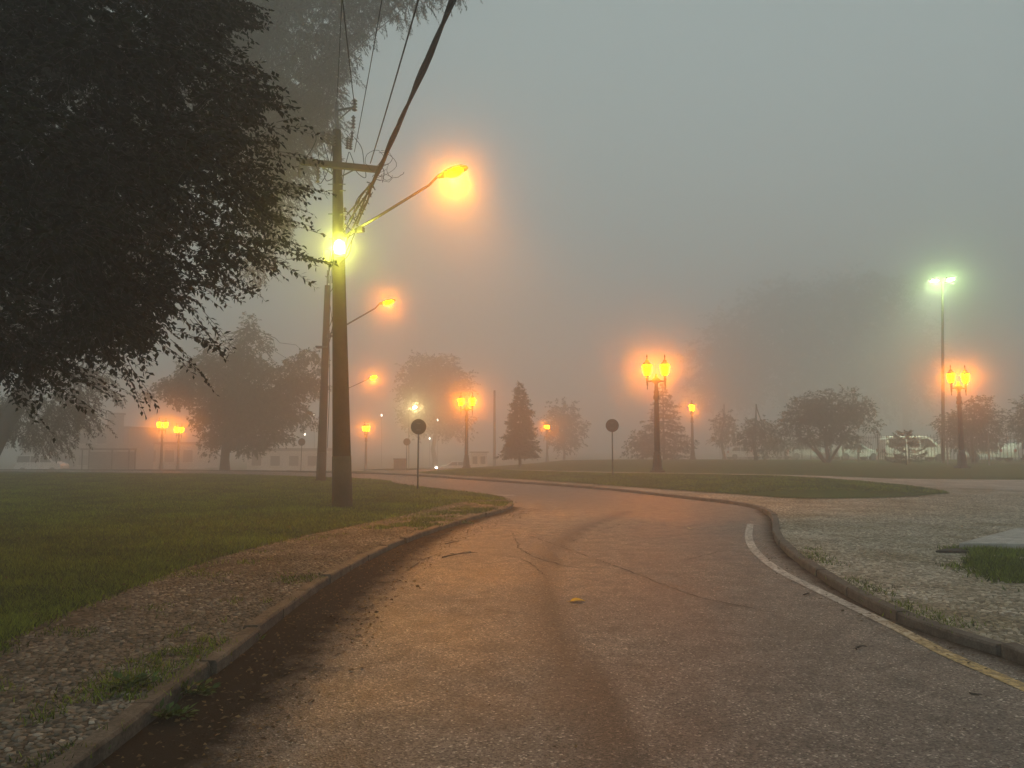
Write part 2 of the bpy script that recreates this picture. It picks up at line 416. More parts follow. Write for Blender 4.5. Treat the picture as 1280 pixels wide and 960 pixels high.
# ground sheet to the horizon
def axis(lim): 
    a = np.arange(-120, 121, 3.0); b = np.array([150, 200, 270, lim]); return np.concatenate([-b[::-1], a, b])
gx, gy = np.meshgrid(axis(340), np.concatenate([[-120, -60, -30], np.arange(-12, 160, 3.0), [200, 260, 340]])); nx = gx.shape[1]
Vg = np.column_stack([gx.ravel(), gy.ravel(), T(gx.ravel(), gy.ravel()) - .06])
ii = np.arange(len(Vg)).reshape(gx.shape)
put('ground', np_mesh('ground', Vg, np.stack([ii[:-1, :-1].ravel(), ii[:-1, 1:].ravel(), ii[1:, 1:].ravel(), ii[1:, :-1].ravel()], 1), None, True), None, 'lawn', 'structure')

road = sheet('road', road_poly, 0, 'road', .2, attrs_fn=road_attrs, split=24)

# kerbs: every stone is a piece of its own
def kerb(name, line, width, mat, lens, seed, cut=None):
    rnd = random.Random(seed); root = bpy.data.objects.new(name, None); COL.objects.link(root); root['kind'] = 'structure'
    s = np.concatenate([[0], np.cumsum(np.linalg.norm(np.diff(line, axis=0), axis=1))]); pos = 0
    while pos < s[-1] - .3:
        ln = rnd.uniform(*lens) * (1 if np.interp(pos, s, line[:, 1]) < 24 else 2.2); e = min(pos + ln - rnd.uniform(.012, .035), s[-1])
        q = np.linspace(pos, e, 4 if ln < 1.3 else 6)
        c = np.stack([np.interp(q, s, line[:, 0]), np.interp(q, s, line[:, 1])], 1)
        if np.hypot(*c[0]) > 75: break
        jit = rnd.uniform(-.022, .022); dz = rnd.uniform(-.012, .010); tilt = rnd.uniform(-.014, .014)
        a = offset_line(c, jit); b = offset_line(c, jit + width); ch = .012
        a2 = offset_line(c, jit + ch * (1 if width > 0 else -1)); b2 = offset_line(c, jit + width - ch * (1 if width > 0 else -1))
        mb = MB(); vs = []; n = len(c)
        for i in range(n):
            t0 = float(T(*c[i])) + KERB_H + dz + tilt * (i / (n - 1) - .5)
            wob = rnd.uniform(-.004, .004)
            vs += [(*a[i], t0 - KERB_H - .10), (*a[i], t0 - .018 + wob), (*a2[i], t0), (*b2[i], t0 + wob), (*b[i], t0 - .02), (*b[i], t0 - KERB_H - .10)]
        fs = []
        for i in range(n - 1):
            for k in range(5):
                fs.append((i * 6 + k, i * 6 + k + 1, (i + 1) * 6 + k + 1, (i + 1) * 6 + k))
        fs += [tuple(range(6)), tuple((n - 1) * 6 + k for k in range(6))[::-1]]
        mb.add(vs, fs).build('kerb_stone', mat, root)
        pos += ln
    return root
kerb('kerb_left', LK, .125, 'granite', (.75, 1.15), 3)
kerb('kerb_right', RK, -.13, 'granite_dirty', (.8, 1.2), 5)

# left island: stone pavement strip and lawn
LKin = offset_line(LK, .095)
lawn_edge_px = [(-120, 850), (0, 800), (60, 772), (130, 745), (250, 702), (330, 680), (410, 662), (500, 644), (560, 630), (598, 624)]
lawn_edge = smooth_line([(-9, -5), (-6.2, 0)] + W(lawn_edge_px, KERB_H), .3)
k_tip = int(np.argmin(np.hypot(LKin[:, 0] - lawn_edge[-1, 0], LKin[:, 1] - lawn_edge[-1, 1])))
lawn_edge = np.vstack([lawn_edge[:-1], LKin[k_tip:k_tip + 1]])
pave_poly = np.vstack([LKin[:k_tip + 1:2], LKin[k_tip:k_tip + 1], lawn_edge[::-1][1:]])
lawn_poly = np.vstack([lawn_edge, LKin[k_tip + 1::4], [(-75, -5)]])
pave_l = sheet('pavement_left', pave_poly, KERB_H - .02, 'pave_shaded', .5)
lawn_l = sheet('lawn_left', lawn_poly, KERB_H - .008, 'lawn', 1.2)
# right side: stone plaza, mound of lawn, sandy path, lawn to the car park
RKin = offset_line(RK, -.095)
kR = int(np.argmin(np.hypot(RKin[:, 0] + 9.5, RKin[:, 1] - 46)))
path_near = W([(1280, 612), (1120, 603.5), (1010, 595), (900, 592.5), (780, 590.5), (640, 587), (560, 586.5)], .12)
path_far = W([(1340, 599), (1280, 598.5), (1120, 597), (1010, 593), (900, 590.8), (780, 589.2), (640, 586), (540, 585.5)], .12)
plaza_poly = np.vstack([RKin[:kR:2], np.array(path_far)[::-1], [(44, 30), (44, -7)]])
plaza = sheet('plaza', plaza_poly, KERB_H - .02, 'pave', .7)
path_poly = np.vstack([smooth_line(path_near, 1.5), smooth_line(path_far[::-1], 1.5)])
sheet('path', path_poly, KERB_H - .012, 'path', 1.5)
mound_poly = np.vstack([smooth_line(W([(520, 590.5), (640, 597.5), (760, 605.5), (840, 611), (900, 615), (1000, 621.5), (1120, 620), (1188, 615)], .12), .7),
                        smooth_line(W([(1170, 611), (1120, 604.5), (1010, 596), (900, 593.2), (780, 591.2), (640, 587.8), (560, 587)], .12), 1.0)])
mound_closed = np.vstack([mound_poly, mound_poly[:1]])
mound_h = lambda V: np.minimum(.16, .06 * dist_line(V, mound_closed))
sheet('lawn_mound', mound_poly, KERB_H + .004, 'lawn', .8, bump_fn=mound_h, split=60)
back_poly = np.vstack([np.array(path_far)[::-1], [(60, 36), (95, 70), (95, 135), (-6, 135), (-12, 60)]])
sheet('lawn_back', back_poly, KERB_H - .02, 'lawn', 1.5)

# painted edge line, painted give-way stripe, cracks
def ribbon(name, line, width, off, mat, parent=None, attrs=None, taper=False):
    a, b = offset_line(line, width / 2), offset_line(line, -width / 2)
    if taper is not False:
        k = taper[:, None]; m_ = (a + b) / 2; a, b = m_ + (a - m_) * k, m_ + (b - m_) * k
    V = np.vstack([np.column_stack([a, T(a[:, 0], a[:, 1]) + off]), np.column_stack([b, T(b[:, 0], b[:, 1]) + off])]); n = len(line); i = np.arange(n - 1)
    me = np_mesh(name, V, np.stack([i + n, i + n + 1, i + 1, i], 1), {k: np.tile(v, 2) for k, v in (attrs or {}).items()})
    return put(name, me, parent, mat, None if parent else 'structure')
el = smooth_line(W([(938, 655), (936, 672), (945, 690), (972, 712), (1010, 732), (1062, 757), (1120, 785), (1180, 816), (1230, 838), (1290, 864), (1400, 915)]), .15)
ribbon('edge_line', el, .125, .004, 'line', road, {'yellow': sst(9.5, 5.5, el[:, 1]) * .62})
sl = smooth_line(W([(598, 618.6), (643, 619.2)]), .2); ribbon('stop_line', sl, .35, .004, 'line', road, {'yellow': np.zeros(len(sl))})
def crack(pts, width, seed):
    L = smooth_line(W(pts), .12); rn = np.random.default_rng(seed)
    L = L + np.cumsum(rn.normal(0, .012, L.shape), 0) * .5 + rn.normal(0, .014, L.shape)
    n = len(L); tp = np.clip(rn.uniform(-.25, 1.5, n), .06, 1.4) * np.sin(np.linspace(.12, math.pi - .12, n)) ** .4
    ribbon('crack', L, width, .0035, 'crack', road, taper=tp)
crack([(575, 655), (640, 664), (700, 683), (780, 711), (860, 741), (930, 757), (962, 764)], .020, 1)
crack([(700, 683), (735, 668), (775, 655), (800, 642)], .016, 2)
crack([(640, 664), (655, 690), (700, 705), (740, 712)], .02, 3)
crack([(600, 690), (655, 700), (690, 722)], .014, 8)
crack([(860, 700), (900, 690), (935, 690)], .018, 5)
crack([(500, 720), (530, 700), (560, 690)], .02, 6)

# ------------------------------------------------------------------ small paving stones
def stones(parent, poly, pitch, dist_max, seed, dark, mat='stone'):
    rn = np.random.default_rng(seed); lo, hi = poly.min(0), poly.max(0)
    gx, gy = np.meshgrid(np.arange(lo[0], hi[0], pitch), np.arange(max(lo[1], 2.2), min(hi[1], dist_max), pitch)); c = np.stack([gx.ravel(), gy.ravel()], 1)
    c[:, 0] += (np.round(c[:, 1] / pitch) % 2) * pitch / 2
    c += rn.uniform(-.30, .30, c.shape) * pitch
    c = c[(np.abs(c[:, 0]) < .70 * c[:, 1] + .6)]
    c = c[inside(c, poly)]; c = c[dist_line(c, np.vstack([poly, poly[:1]])) > pitch * .5]
    keep = np.array([mnoise.noise((x * .9, y * .9, seed)) for x, y in c]) + rn.normal(0, .30, len(c)) > -.46     # some are missing or buried
    c = c[keep]; n = len(c)
    order = np.argsort(np.hypot(c[:, 0], c[:, 1])); c = c[order]
    tint = np.clip(rn.beta(3, 3.6, n) - dark, 0, 1); zz = T(c[:, 0], c[:, 1]) + KERB_H - .02
    hgt = rn.uniform(.001, .009, n); ang = rn.uniform(-.8, .8, n); half = pitch * rn.uniform(.22, .50, n)
    K = 300                                          # those that show largest: one object each
    kinds = []
    for k in range(10):
        v = [(sx * rn.uniform(.8, 1.0), sy * rn.uniform(.8, 1.0)) for sx, sy in ((-1, -1), (1, -1), (1, 1), (-1, 1))]
        V = [(x, y, 0) for x, y in v] + [(x * .86, y * .86, 1 + rn.uniform(-.12, .12)) for x, y in v]
        tv = float(np.clip(rn.beta(3, 3.6) - dark, 0, 1))
        me = np_mesh('paving_stone', np.array(V), np.array([(4, 5, 6, 7), (0, 1, 5, 4), (1, 2, 6, 5), (2, 3, 7, 6), (3, 0, 4, 7)]), {'tint': np.full(8, tv)}); me.materials.append(M[mat]); kinds.append(me)
    for i in range(min(K, n)):
        o = bpy.data.objects.new('paving_stone', kinds[int(rn.integers(10))]); COL.objects.link(o); o.parent = parent
        o.location = (c[i, 0], c[i, 1], zz[i]); o.scale = (half[i], half[i], hgt[i]); o.rotation_euler = (rn.normal(0, .03), rn.normal(0, .03), ang[i])
    c, tint, zz, hgt, ang, half = [q[K:] for q in (c, tint, zz, hgt, ang, half)]; n = len(c)
    base = np.array([(-1, -1), (1, -1), (1, 1), (-1, 1)], float)
    q = base[None] * rn.uniform(.8, 1.0, (n, 4, 2)) * half[:, None, None]
    ca, sa = np.cos(ang)[:, None], np.sin(ang)[:, None]
    qx = q[:, :, 0] * ca - q[:, :, 1] * sa; qy = q[:, :, 0] * sa + q[:, :, 1] * ca
    lowv = np.stack([qx + c[:, :1], qy + c[:, 1:], np.repeat(zz[:, None], 4, 1)], 2)
    tl = rn.normal(0, .0022, (n, 4))
    topv = np.stack([qx * .86 + c[:, :1], qy * .86 + c[:, 1:], zz[:, None] + hgt[:, None] + tl], 2)
    V = np.concatenate([lowv, topv], 1).reshape(-1, 3); o8 = np.arange(n)[:, None] * 8
    Fq = np.concatenate([o8 + np.array(f)[None] for f in ((4, 5, 6, 7), (0, 1, 5, 4), (1, 2, 6, 5), (2, 3, 7, 6), (3, 0, 4, 7))])
    put('paving_stones', np_mesh('paving_stones', V, Fq, {'tint': np.repeat(tint, 8)}), parent, mat, 'stuff')
stones(pave_l, pave_poly, .042, 22, 21, .22)  # stone tints lowered to paint in shade from the big tree
pl_near = np.vstack([RKin[(RKin[:, 1] < 24) & (RKin[:, 0] > 2)], [(9, 25), (16, 24), (16, 3), (5, 3)]])
stones(plaza, pl_near, .050, 24, 22, -.12, 'stone_clean')

# ------------------------------------------------------------------ grass
def blades(name, poly, n, hmin, hmax, wid, label, y0, y1, off, seed, bump_fn=None, edge=0.0, power=1.0, patch=None):
    rn = np.random.default_rng(seed); lo, hi = poly.min(0), poly.max(0); got = []; cnt = 0
    while cnt < n:
        y = y0 * (y1 / y0) ** rn.random(n) if power == 1 else rn.uniform(y0, y1, n)
        x = rn.uniform(-.70, .70, n) * y + rn.normal(0, .3, n)
        p = np.stack([x, y], 1); p = p + rn.normal(0, edge, p.shape); p = p[inside(p, poly)]
        if edge: p = p + rn.normal(0, edge, p.shape)
        got.append(p); cnt += len(p)
        if len(got) > 60: break
    p = np.vstack(got)[:n]
    if patch is not None: p = p[np.array([mnoise.noise((x * 1.6, y * 1.6, seed + .5)) + .4 * mnoise.noise((x * 6, y * 6, seed + 2.5)) for x, y in p]) > patch]
    n = len(p)
    d = np.hypot(p[:, 0], p[:, 1]); nz = np.array([mnoise.noise((x * .7, y * .7, seed)) + .5 * mnoise.noise((x * 2.7, y * 2.7, seed + 5)) for x, y in p])
    h = rn.uniform(hmin, hmax, n) * (1 + .45 * nz); wd = wid * (.6 + d / 14) * rn.uniform(.7, 1.3, n)
    a = rn.uniform(0, 2 * math.pi, n); lean = rn.normal(0, .55, (n, 2)) * h[:, None]
    z = T(p[:, 0], p[:, 1]) + off + (bump_fn(p) if bump_fn else 0)
    dx, dy = np.cos(a) * wd / 2, np.sin(a) * wd / 2
    V = np.stack([np.stack([p[:, 0] - dx, p[:, 1] - dy, z - .004], 1), np.stack([p[:, 0] + dx, p[:, 1] + dy, z - .004], 1), np.stack([p[:, 0] + lean[:, 0], p[:, 1] + lean[:, 1], z + h], 1)], 1).reshape(-1, 3)
    tint = np.clip(.40 + .42 * nz + rn.normal(0, .30, n), 0, 1)
    o = put(name, np_mesh(name, V, np.arange(3 * n).reshape(-1, 3), {'tint': np.repeat(tint, 3)}), None, 'blade', 'stuff')
    return tag(o, label, 'grass')
blades('grass', lawn_poly, 210000, .02, .065, .010, 'short green grass of the lawn behind the stone pavement and granite kerb', 4.2, 42, KERB_H - .01, 31, edge=.07)
blades('grass', mound_poly, 60000, .02, .06, .011, 'grass covering the low mound between plaza and sandy path', 24, 50, KERB_H, 32, mound_h, .05, 2)
patch_poly = np.array(W([(1186, 689), (1215, 686), (1300, 693), (1420, 700), (1420, 775), (1330, 748), (1275, 732), (1240, 719), (1205, 706)], KERB_H))
blades('grass', patch_poly, 14000, .03, .09, .012, 'tufted grass patch in front of the concrete slab on the plaza', 7, 14, KERB_H - .005, 33, edge=.14, power=2, patch=-.32)
def strip_poly(L, a, b): return np.vstack([offset_line(L, a), offset_line(L, b)[::-1]])
lk = LK[(LK[:, 1] > 3) & (LK[:, 1] < 19.5)]; lk = lk[: np.argmax(lk[:, 1]) + 1]
blades('grass', strip_poly(lk[2:26], .12, .55), 5200, .015, .05, .008, 'thin weedy grass growing along the inner side of the granite kerb', 3.5, 9, KERB_H - .01, 34, edge=.09, power=2, patch=.02)
tipk = LK[(LK[:, 1] > 13.5) & (LK[:, 1] < 21)]
blades('grass', strip_poly(tipk, .12, 1.1), 9000, .02, .06, .009, 'sparse yellowish grass over the rounded corner of the pavement', 13, 22, KERB_H - .01, 35, edge=.1, power=2, patch=-.05)
rk = RK[(RK[:, 1] > 5) & (RK[:, 1] < 12)]
blades('grass', strip_poly(rk, -.13, -.34), 1800, .015, .05, .008, 'moss and weedy grass along the plaza side of the dirty kerb', 5, 12, KERB_H - .01, 36, edge=.1, power=2, patch=.05)

ple = lawn_edge[(lawn_edge[:, 1] > 3.5) & (lawn_edge[:, 1] < 21)]
blades('grass', strip_poly(ple, -.05, -.75), 7000, .012, .04, .008, 'straggling grass creeping from the lawn over the narrow stone pavement', 3.5, 21, KERB_H - .01, 37, edge=.12, power=1, patch=.16)
# weeds in the gutter, fallen leaves, twigs, litter
def leaf_quads(C, D, Nn, ln, wd, tint):
    """diamond leaves folded on the midrib: base C, direction D, normal Nn"""
    S = np.cross(D, Nn); S /= np.linalg.norm(S, axis=1)[:, None] + 1e-9
    ln, wd = ln[:, None], wd[:, None]
    mid = C + D * ln * .45
    V = np.stack([C, mid + S * wd + Nn * wd * .25, C + D * ln, mid - S * wd + Nn * wd * .25], 1).reshape(-1, 3)
    return V, np.arange(len(V)).reshape(-1, 4), np.repeat(tint, 4)
def unit(a): return a / (np.linalg.norm(a, axis=1)[:, None] + 1e-9)
def weed(px, py, size, n, label, off=0.0, group=None):
    p = P(px, py, off); rn = np.random.default_rng(int(px * 7 + py)); k = n
    a = rn.uniform(0, 2 * math.pi, k); r = size * np.sqrt(rn.random(k)) * .8
    C = np.stack([np.cos(a) * r * 1.5, np.sin(a) * r * .7, rn.uniform(.005, .35 * size, k)], 1)
    D = unit(np.stack([np.cos(a), np.sin(a), rn.uniform(-.1, .9, k)], 1) + rn.normal(0, .35, (k, 3))); N = unit(np.stack([rn.normal(0, .3, k), rn.normal(0, .3, k), np.ones(k)], 1))
    V, Fq, t = leaf_quads(C, D, N, rn.uniform(.035, .08, k), rn.uniform(.010, .022, k), rn.random(k))
    root = empty('weed', p, label, 'weed', group)
    put('leaves', np_mesh('leaves', V, Fq, {'tint': t}), root, 'weed')
    st = MB()
    for i in range(0, k, 4): st.tube([(0, 0, -.01), tuple(C[i] * .6 + np.array([0, 0, .01])), tuple(C[i])], [.004, .003, .002], 3)
    st.build('stems', 'weed', root)
weed(236, 868, .14, 90, 'leafy green weed in the gutter where two kerb stones gap')
weed(205, 898, .12, 70, 'low weed at the foot of the kerb near the gutter soil')
weed(310, 802, .09, 45, 'small weed growing under the kerb edge in dark gutter soil')
weed(160, 858, .12, 60, 'bright weed on the stone pavement behind the granite kerb', KERB_H)
weed(1215, 800, .07, 40, 'tiny weed rooted at the foot of the plaza kerb')
weed(585, 655, .10, 40, 'weed at the grassy end of the granite kerb beside the road')

def litter(name, pts, parent, label, ln=(.015, .05), seed=1, mat='litter', lift=.006):
    rn = np.random.default_rng(seed); k = len(pts); a = rn.uniform(0, 2 * math.pi, k)
    C = np.column_stack([pts[:, :2], pts[:, 2] + rn.uniform(.001, .004, k)])
    D = unit(np.stack([np.cos(a), np.sin(a), rn.uniform(.0, .35, k)], 1)); N = unit(np.stack([rn.normal(0, .25, k), rn.normal(0, .25, k), np.ones(k)], 1))
    l_ = rn.uniform(*ln, k); V, Fq, t = leaf_quads(C, D, N, l_, l_ * rn.uniform(.18, .35, k), rn.beta(1, 2.2, k))
    o = put(name, np_mesh(name, V, Fq, {'tint': t}), parent, mat, 'stuff')
    if parent is None: tag(o, label, 'leaf litter')
    return o
def near_line(L, lo, hi, n, z, seed):
    rn = np.random.default_rng(seed); i = rn.integers(0, len(L), n); p = L[i] + rn.normal(0, .08, (n, 2))
    q = offset_line(L, 1.0)[i] - L[i]; p = p + q * rn.uniform(lo, hi, n)[:, None]
    return np.column_stack([p, T(p[:, 0], p[:, 1]) + z])
litter('gutter_litter', near_line(lk, -.8, -.02, 2200, .002, 41), None, 'dark dead leaves and grit in the soil along the granite kerb', seed=41)
cl_p = near_line(lk, -.7, -.02, 1500, .0, 48); cl_r = np.random.default_rng(49); cl_n = len(cl_p); cl_s = cl_r.uniform(.004, .016, cl_n)
cl_b = np.array([(1, 0, 0), (-.5, .87, 0), (-.5, -.87, 0), (0, 0, .8)]); cl_v = cl_p[:, None] + cl_b[None] * cl_r.uniform(.6, 1.4, (cl_n, 4, 3)) * cl_s[:, None, None]
tag(put('soil_clods', np_mesh('soil_clods', cl_v.reshape(-1, 3), (np.arange(cl_n)[:, None, None] * 4 + np.array([(0, 1, 3), (1, 2, 3), (2, 0, 3)])[None]).reshape(-1, 3), {'tint': np.repeat(cl_r.random(cl_n), 4)}), None, 'litter', 'stuff'), 'small soil clods and grit in the gutter below the granite kerb', 'soil')
row = smooth_line(W([(545, 694), (515, 725), (485, 755), (452, 800), (440, 835)]), .2)
litter('road_litter', near_line(row, -.12, .12, 130, .002, 42), None, 'row of small dark leaf scraps washed across the asphalt', (.02, .06), 42)
rs = np.column_stack([RNG.uniform(-2.0, 4.5, 500), 3.2 * (7) ** RNG.random(500)]); rs = rs[inside(rs, road_poly)]
litter('road_litter', np.column_stack([rs, T(rs[:, 0], rs[:, 1]) + .002]), None, 'tiny scattered grit and leaf crumbs over the whole roadway', (.008, .03), 43)
litter('gutter_litter', near_line(rk, .03, .35, 220, .002, 44), None, 'dead leaf scraps in the gutter below the dirty plaza kerb', seed=44)
pp = np.column_stack([RNG.uniform(-8, 0, 14000), RNG.uniform(2.5, 20, 14000)]); pp = pp[inside(pp, pave_poly)]
litter('pavement_litter', np.column_stack([pp, np.full(len(pp), KERB_H + .004)]), None, 'dry leaf bits lying between the stones of the narrow pavement', (.015, .045), 45)
gp = np.column_stack([RNG.uniform(-14, -1, 5000), RNG.uniform(6, 26, 5000)]); gp = gp[inside(gp, lawn_poly)][:2600]
litter('lawn_litter', np.column_stack([gp, np.full(len(gp), KERB_H + .025)]), None, 'fallen brown leaves sprinkled over the lawn under the trees', (.03, .07), 46)
pz = np.column_stack([RNG.uniform(3.5, 16, 5000), RNG.uniform(4.5, 22, 5000)]); pz = pz[inside(pz, pl_near)][:900]
litter('plaza_litter', np.column_stack([pz, T(pz[:, 0], pz[:, 1]) + KERB_H + .006]), None, 'leaf crumbs scattered over the small stones of the plaza', (.015, .04), 47)

def fallen_leaf(px, py, ln, mat, label, rz):
    p = P(px, py, .004); mb = MB(); vs = []; n = 9
    for i in range(n):
        t = i / (n - 1); wv = ln * .34 * math.sin(math.pi * t ** .8) ** .9 + .0015; x = (t - .5) * ln; z = .012 * math.sin(math.pi * t) + .004
        vs += [(x, -wv, z + .012 * (wv / ln) * 2), (x, 0, z - .004), (x, wv, z + .016 * (wv / ln) * 2)]
    fs = []
    for i in range(n - 1):
        for k in (0, 1): fs.append((i * 3 + k, i * 3 + k + 1, (i + 1) * 3 + k + 1, (i + 1) * 3 + k))
    root = empty('fallen_leaf', p, label, 'leaf', None, rz)
    b = mb.add(vs, fs).build('blade', mat, root, True); a = b.data.attributes.new('tint', 'FLOAT', 'POINT'); a.data.foreach_set('value', np.random.default_rng(int(px)).random(len(vs)))
    so = b.modifiers.new('thick', 'SOLIDIFY'); so.thickness = .001
    MB().tube([(-ln * .5, 0, .004), (-ln * .75, .006, .008)], [.0016, .001], 4).build('stalk', mat, root)
fallen_leaf(722, 752, .155, 'yellow_leaf', 'bright yellow fallen leaf lying on the asphalt', .15)
fallen_leaf(863, 661, .16, 'pale_leaf', 'pale greenish fallen leaf on the road near the far bend', 1.2)
def twig(px0, py0, px1, py1, r, label, forks=2):
    a, b = P(px0, py0, .012), P(px1, py1, .014); rn = random.Random(int(px0)); root_pts = []
    for i in range(6):
        t = i / 5; q = a.lerp(b, t); root_pts.append((q.x - a.x + rn.uniform(-.02, .02), q.y - a.y + rn.uniform(-.02, .02), rn.uniform(0, .012) + r))
    root = empty('fallen_twig', (a.x, a.y, .002), label, 'twig')
    MB().tube(root_pts, [r, r, r * .9, r * .8, r * .6, r * .4], 5).build('stem', 'bark', root)
    for k in range(forks):
        s = Vector(root_pts[2 + k]); e = s + Vector((rn.uniform(-.2, .2), rn.uniform(-.12, .15), .02))
        MB().tube([s, s.lerp(e, .5) + Vector((.01, .02, .005)), e], [r * .6, r * .5, r * .3], 4).build('side_shoot', 'bark', root)
twig(553, 697, 588, 690, .010, 'forked dry twig lying on the dusty asphalt by the grassy kerb end', 3)
twig(556, 680, 577, 676, .008, 'thin dry twig parallel to the kerb beside the soil band')
twig(530, 672, 562, 667, .008, 'dry twig in the gutter where the kerb grows over with grass')
twig(1070, 810, 1083, 808, .008, 'short dark stick on the grey asphalt beside the painted line', 0)
twig(1005, 744, 1012, 741, .007, 'stubby dark twig piece on the open asphalt', 0)
twig(1140, 786, 1165, 789, .006, 'dry twig in the gutter between painted line and plaza kerb', 1)
twig(1212, 867, 1222, 868, .007, 'lone dark stick on asphalt far from the kerb', 0)

# concrete slab on the plaza
zs = KERB_H
c1, c2, c3 = P(1198, 679, zs + .1), P(1272, 660, zs + .1), P(1284, 684, zs + .1)
sl_root = empty('concrete_slab', (c1.x, c1.y, zs - .01), 'pale concrete slab raised on the stone plaza behind a grass patch', 'slab')
q0, q1 = Vector((c1.x, c1.y, 0)), Vector((c2.x, c2.y, 0)); u = (q1 - q0); v = Vector((c3.x, c3.y, 0)) - q0
vy = Vector((1.0, -.12, 0)).normalized() * 3.4
for k in range(3):                                   # three cast panels with joints
    a = u * (k / 3 + .006); b = u * ((k + 1) / 3 - .006)
    MB().prism([a + Vector((0, 0, .03)), a + vy + Vector((0, 0, .03)), b + vy + Vector((0, 0, .03)), b + Vector((0, 0, .03))], (0, 0, .085)).build('panel', 'slab', sl_root, bevel=.012)
dn = -u.normalized() * .22
MB().prism([dn + Vector((-.25, 0, 0)), dn + vy * .98, u + vy * .97, u + Vector((-.05, 0, 0))], (0, 0, .03)).build('footing', 'concrete', sl_root, bevel=.008)

# ------------------------------------------------------------------ trees
def twig_crown(S, D, L, k, droop, ll, lw, seed, spread=.8, narrow=False, stem_r=.004):
    """leafy twigs: S start, D direction, L length; k alternate leaves on each; returns meshes (leaves, stems)"""
    rn = np.random.default_rng(seed); n = len(S); D = unit(D)
    side = np.cross(D, np.array([0, 0, 1.0])[None] + rn.normal(0, .45, (n, 3))); side = unit(side)
    t = (np.arange(k)[None] + rn.uniform(.2, .8, (n, k))) / k; t = .12 + .9 * t
    sag = np.zeros((n, k, 3)); sag[:, :, 2] = -droop * (t ** 2) * L[:, None]
    C = S[:, None] + D[:, None] * (L[:, None] * t)[:, :, None] + sag
    dd = D[:, None] + np.stack([np.zeros((n, k)), np.zeros((n, k)), -2 * droop * t], 2)
    sg = np.where(np.arange(k) % 2 == 0, 1, -1)[None, :, None]
    LD = dd * .55 + side[:, None] * sg * spread + rn.normal(0, .28, (n, k, 3)); LD[:, :, 2] -= .22
    LD = unit(LD.reshape(-1, 3)); C = C.reshape(-1, 3)
    N = unit(np.array([0, 0, 1.0])[None] + rn.normal(0, .6, (len(C), 3)))
    ln = rn.uniform(.7, 1.2, len(C)) * ll; wd = ln * lw * rn.uniform(.8, 1.15, len(C))
    tint = np.clip(np.repeat(rn.uniform(.1, .75, n), k) + rn.normal(0, .16, len(C)), 0, 1)
    V, Fq, tv = leaf_quads(C, LD, N, ln, wd, tint)
    # stems: thin three-sided rods in two segments
    ts = np.array([0, .55, 1.0]); sg3 = np.zeros((n, 3, 3)); sg3[:, :, 2] = -droop * (ts[None] ** 2) * L[:, None]
    cs = S[:, None] + D[:, None] * (L[:, None] * ts[None])[:, :, None] + sg3
    n2 = unit(np.cross(D, side)); vs = []
    for j, rr in enumerate((1.0, .75, .35)):
        for a in (0, 2.094, 4.189):
            vs.append(cs[:, j] + (side * math.cos(a) + n2 * math.sin(a)) * stem_r * rr)
    VS = np.stack(vs, 1).reshape(-1, 3); o = np.arange(n)[:, None] * 9; fs = []
    for j in range(2):
        for a in range(3):
            b = (a + 1) % 3; fs.append(o + np.array([j * 3 + a, j * 3 + b, j * 3 + 3 + b, j * 3 + 3 + a])[None])
    return np_mesh('crown', V, Fq, {'tint': tv}), np_mesh('twigs', VS, np.concatenate(fs))
def limb(mb, a, b, r0, r1, rn, wig=.08, n=6, sag=0.0, sides=7):
    a, b = Vector(a), Vector(b); d = (b - a).length; pts = []
    for i in range(n + 1):
        t = i / n; q = a.lerp(b, t); s_ = math.sin(math.pi * t)
        pts.append(q + Vector((rn.uniform(-1, 1), rn.uniform(-1, 1), rn.uniform(-1, 1))) * wig * d * .5 * s_ + Vector((0, 0, sag * d * s_)))
    mb.tube(pts, [r0 + (r1 - r0) * (i / n) for i in range(n + 1)], sides, True); return pts
def trunk_mesh(root, base, pts, radii, limbs, seed, wig=.1, sag=.12):
    rn = random.Random(seed); mb = MB(); o = Vector(base)
    mb.tube([Vector(p) - o for p in pts], radii, 10); mb.build('trunk', 'bark', root, True)
    lb = MB()
    for a, b, r0 in limbs: limb(lb, Vector(a) - o, Vector(b) - o, r0, r0 * .18, rn, wig, 6, sag)
    if limbs: lb.build('branches', 'bark', root, True)['kind'] = 'stuff'

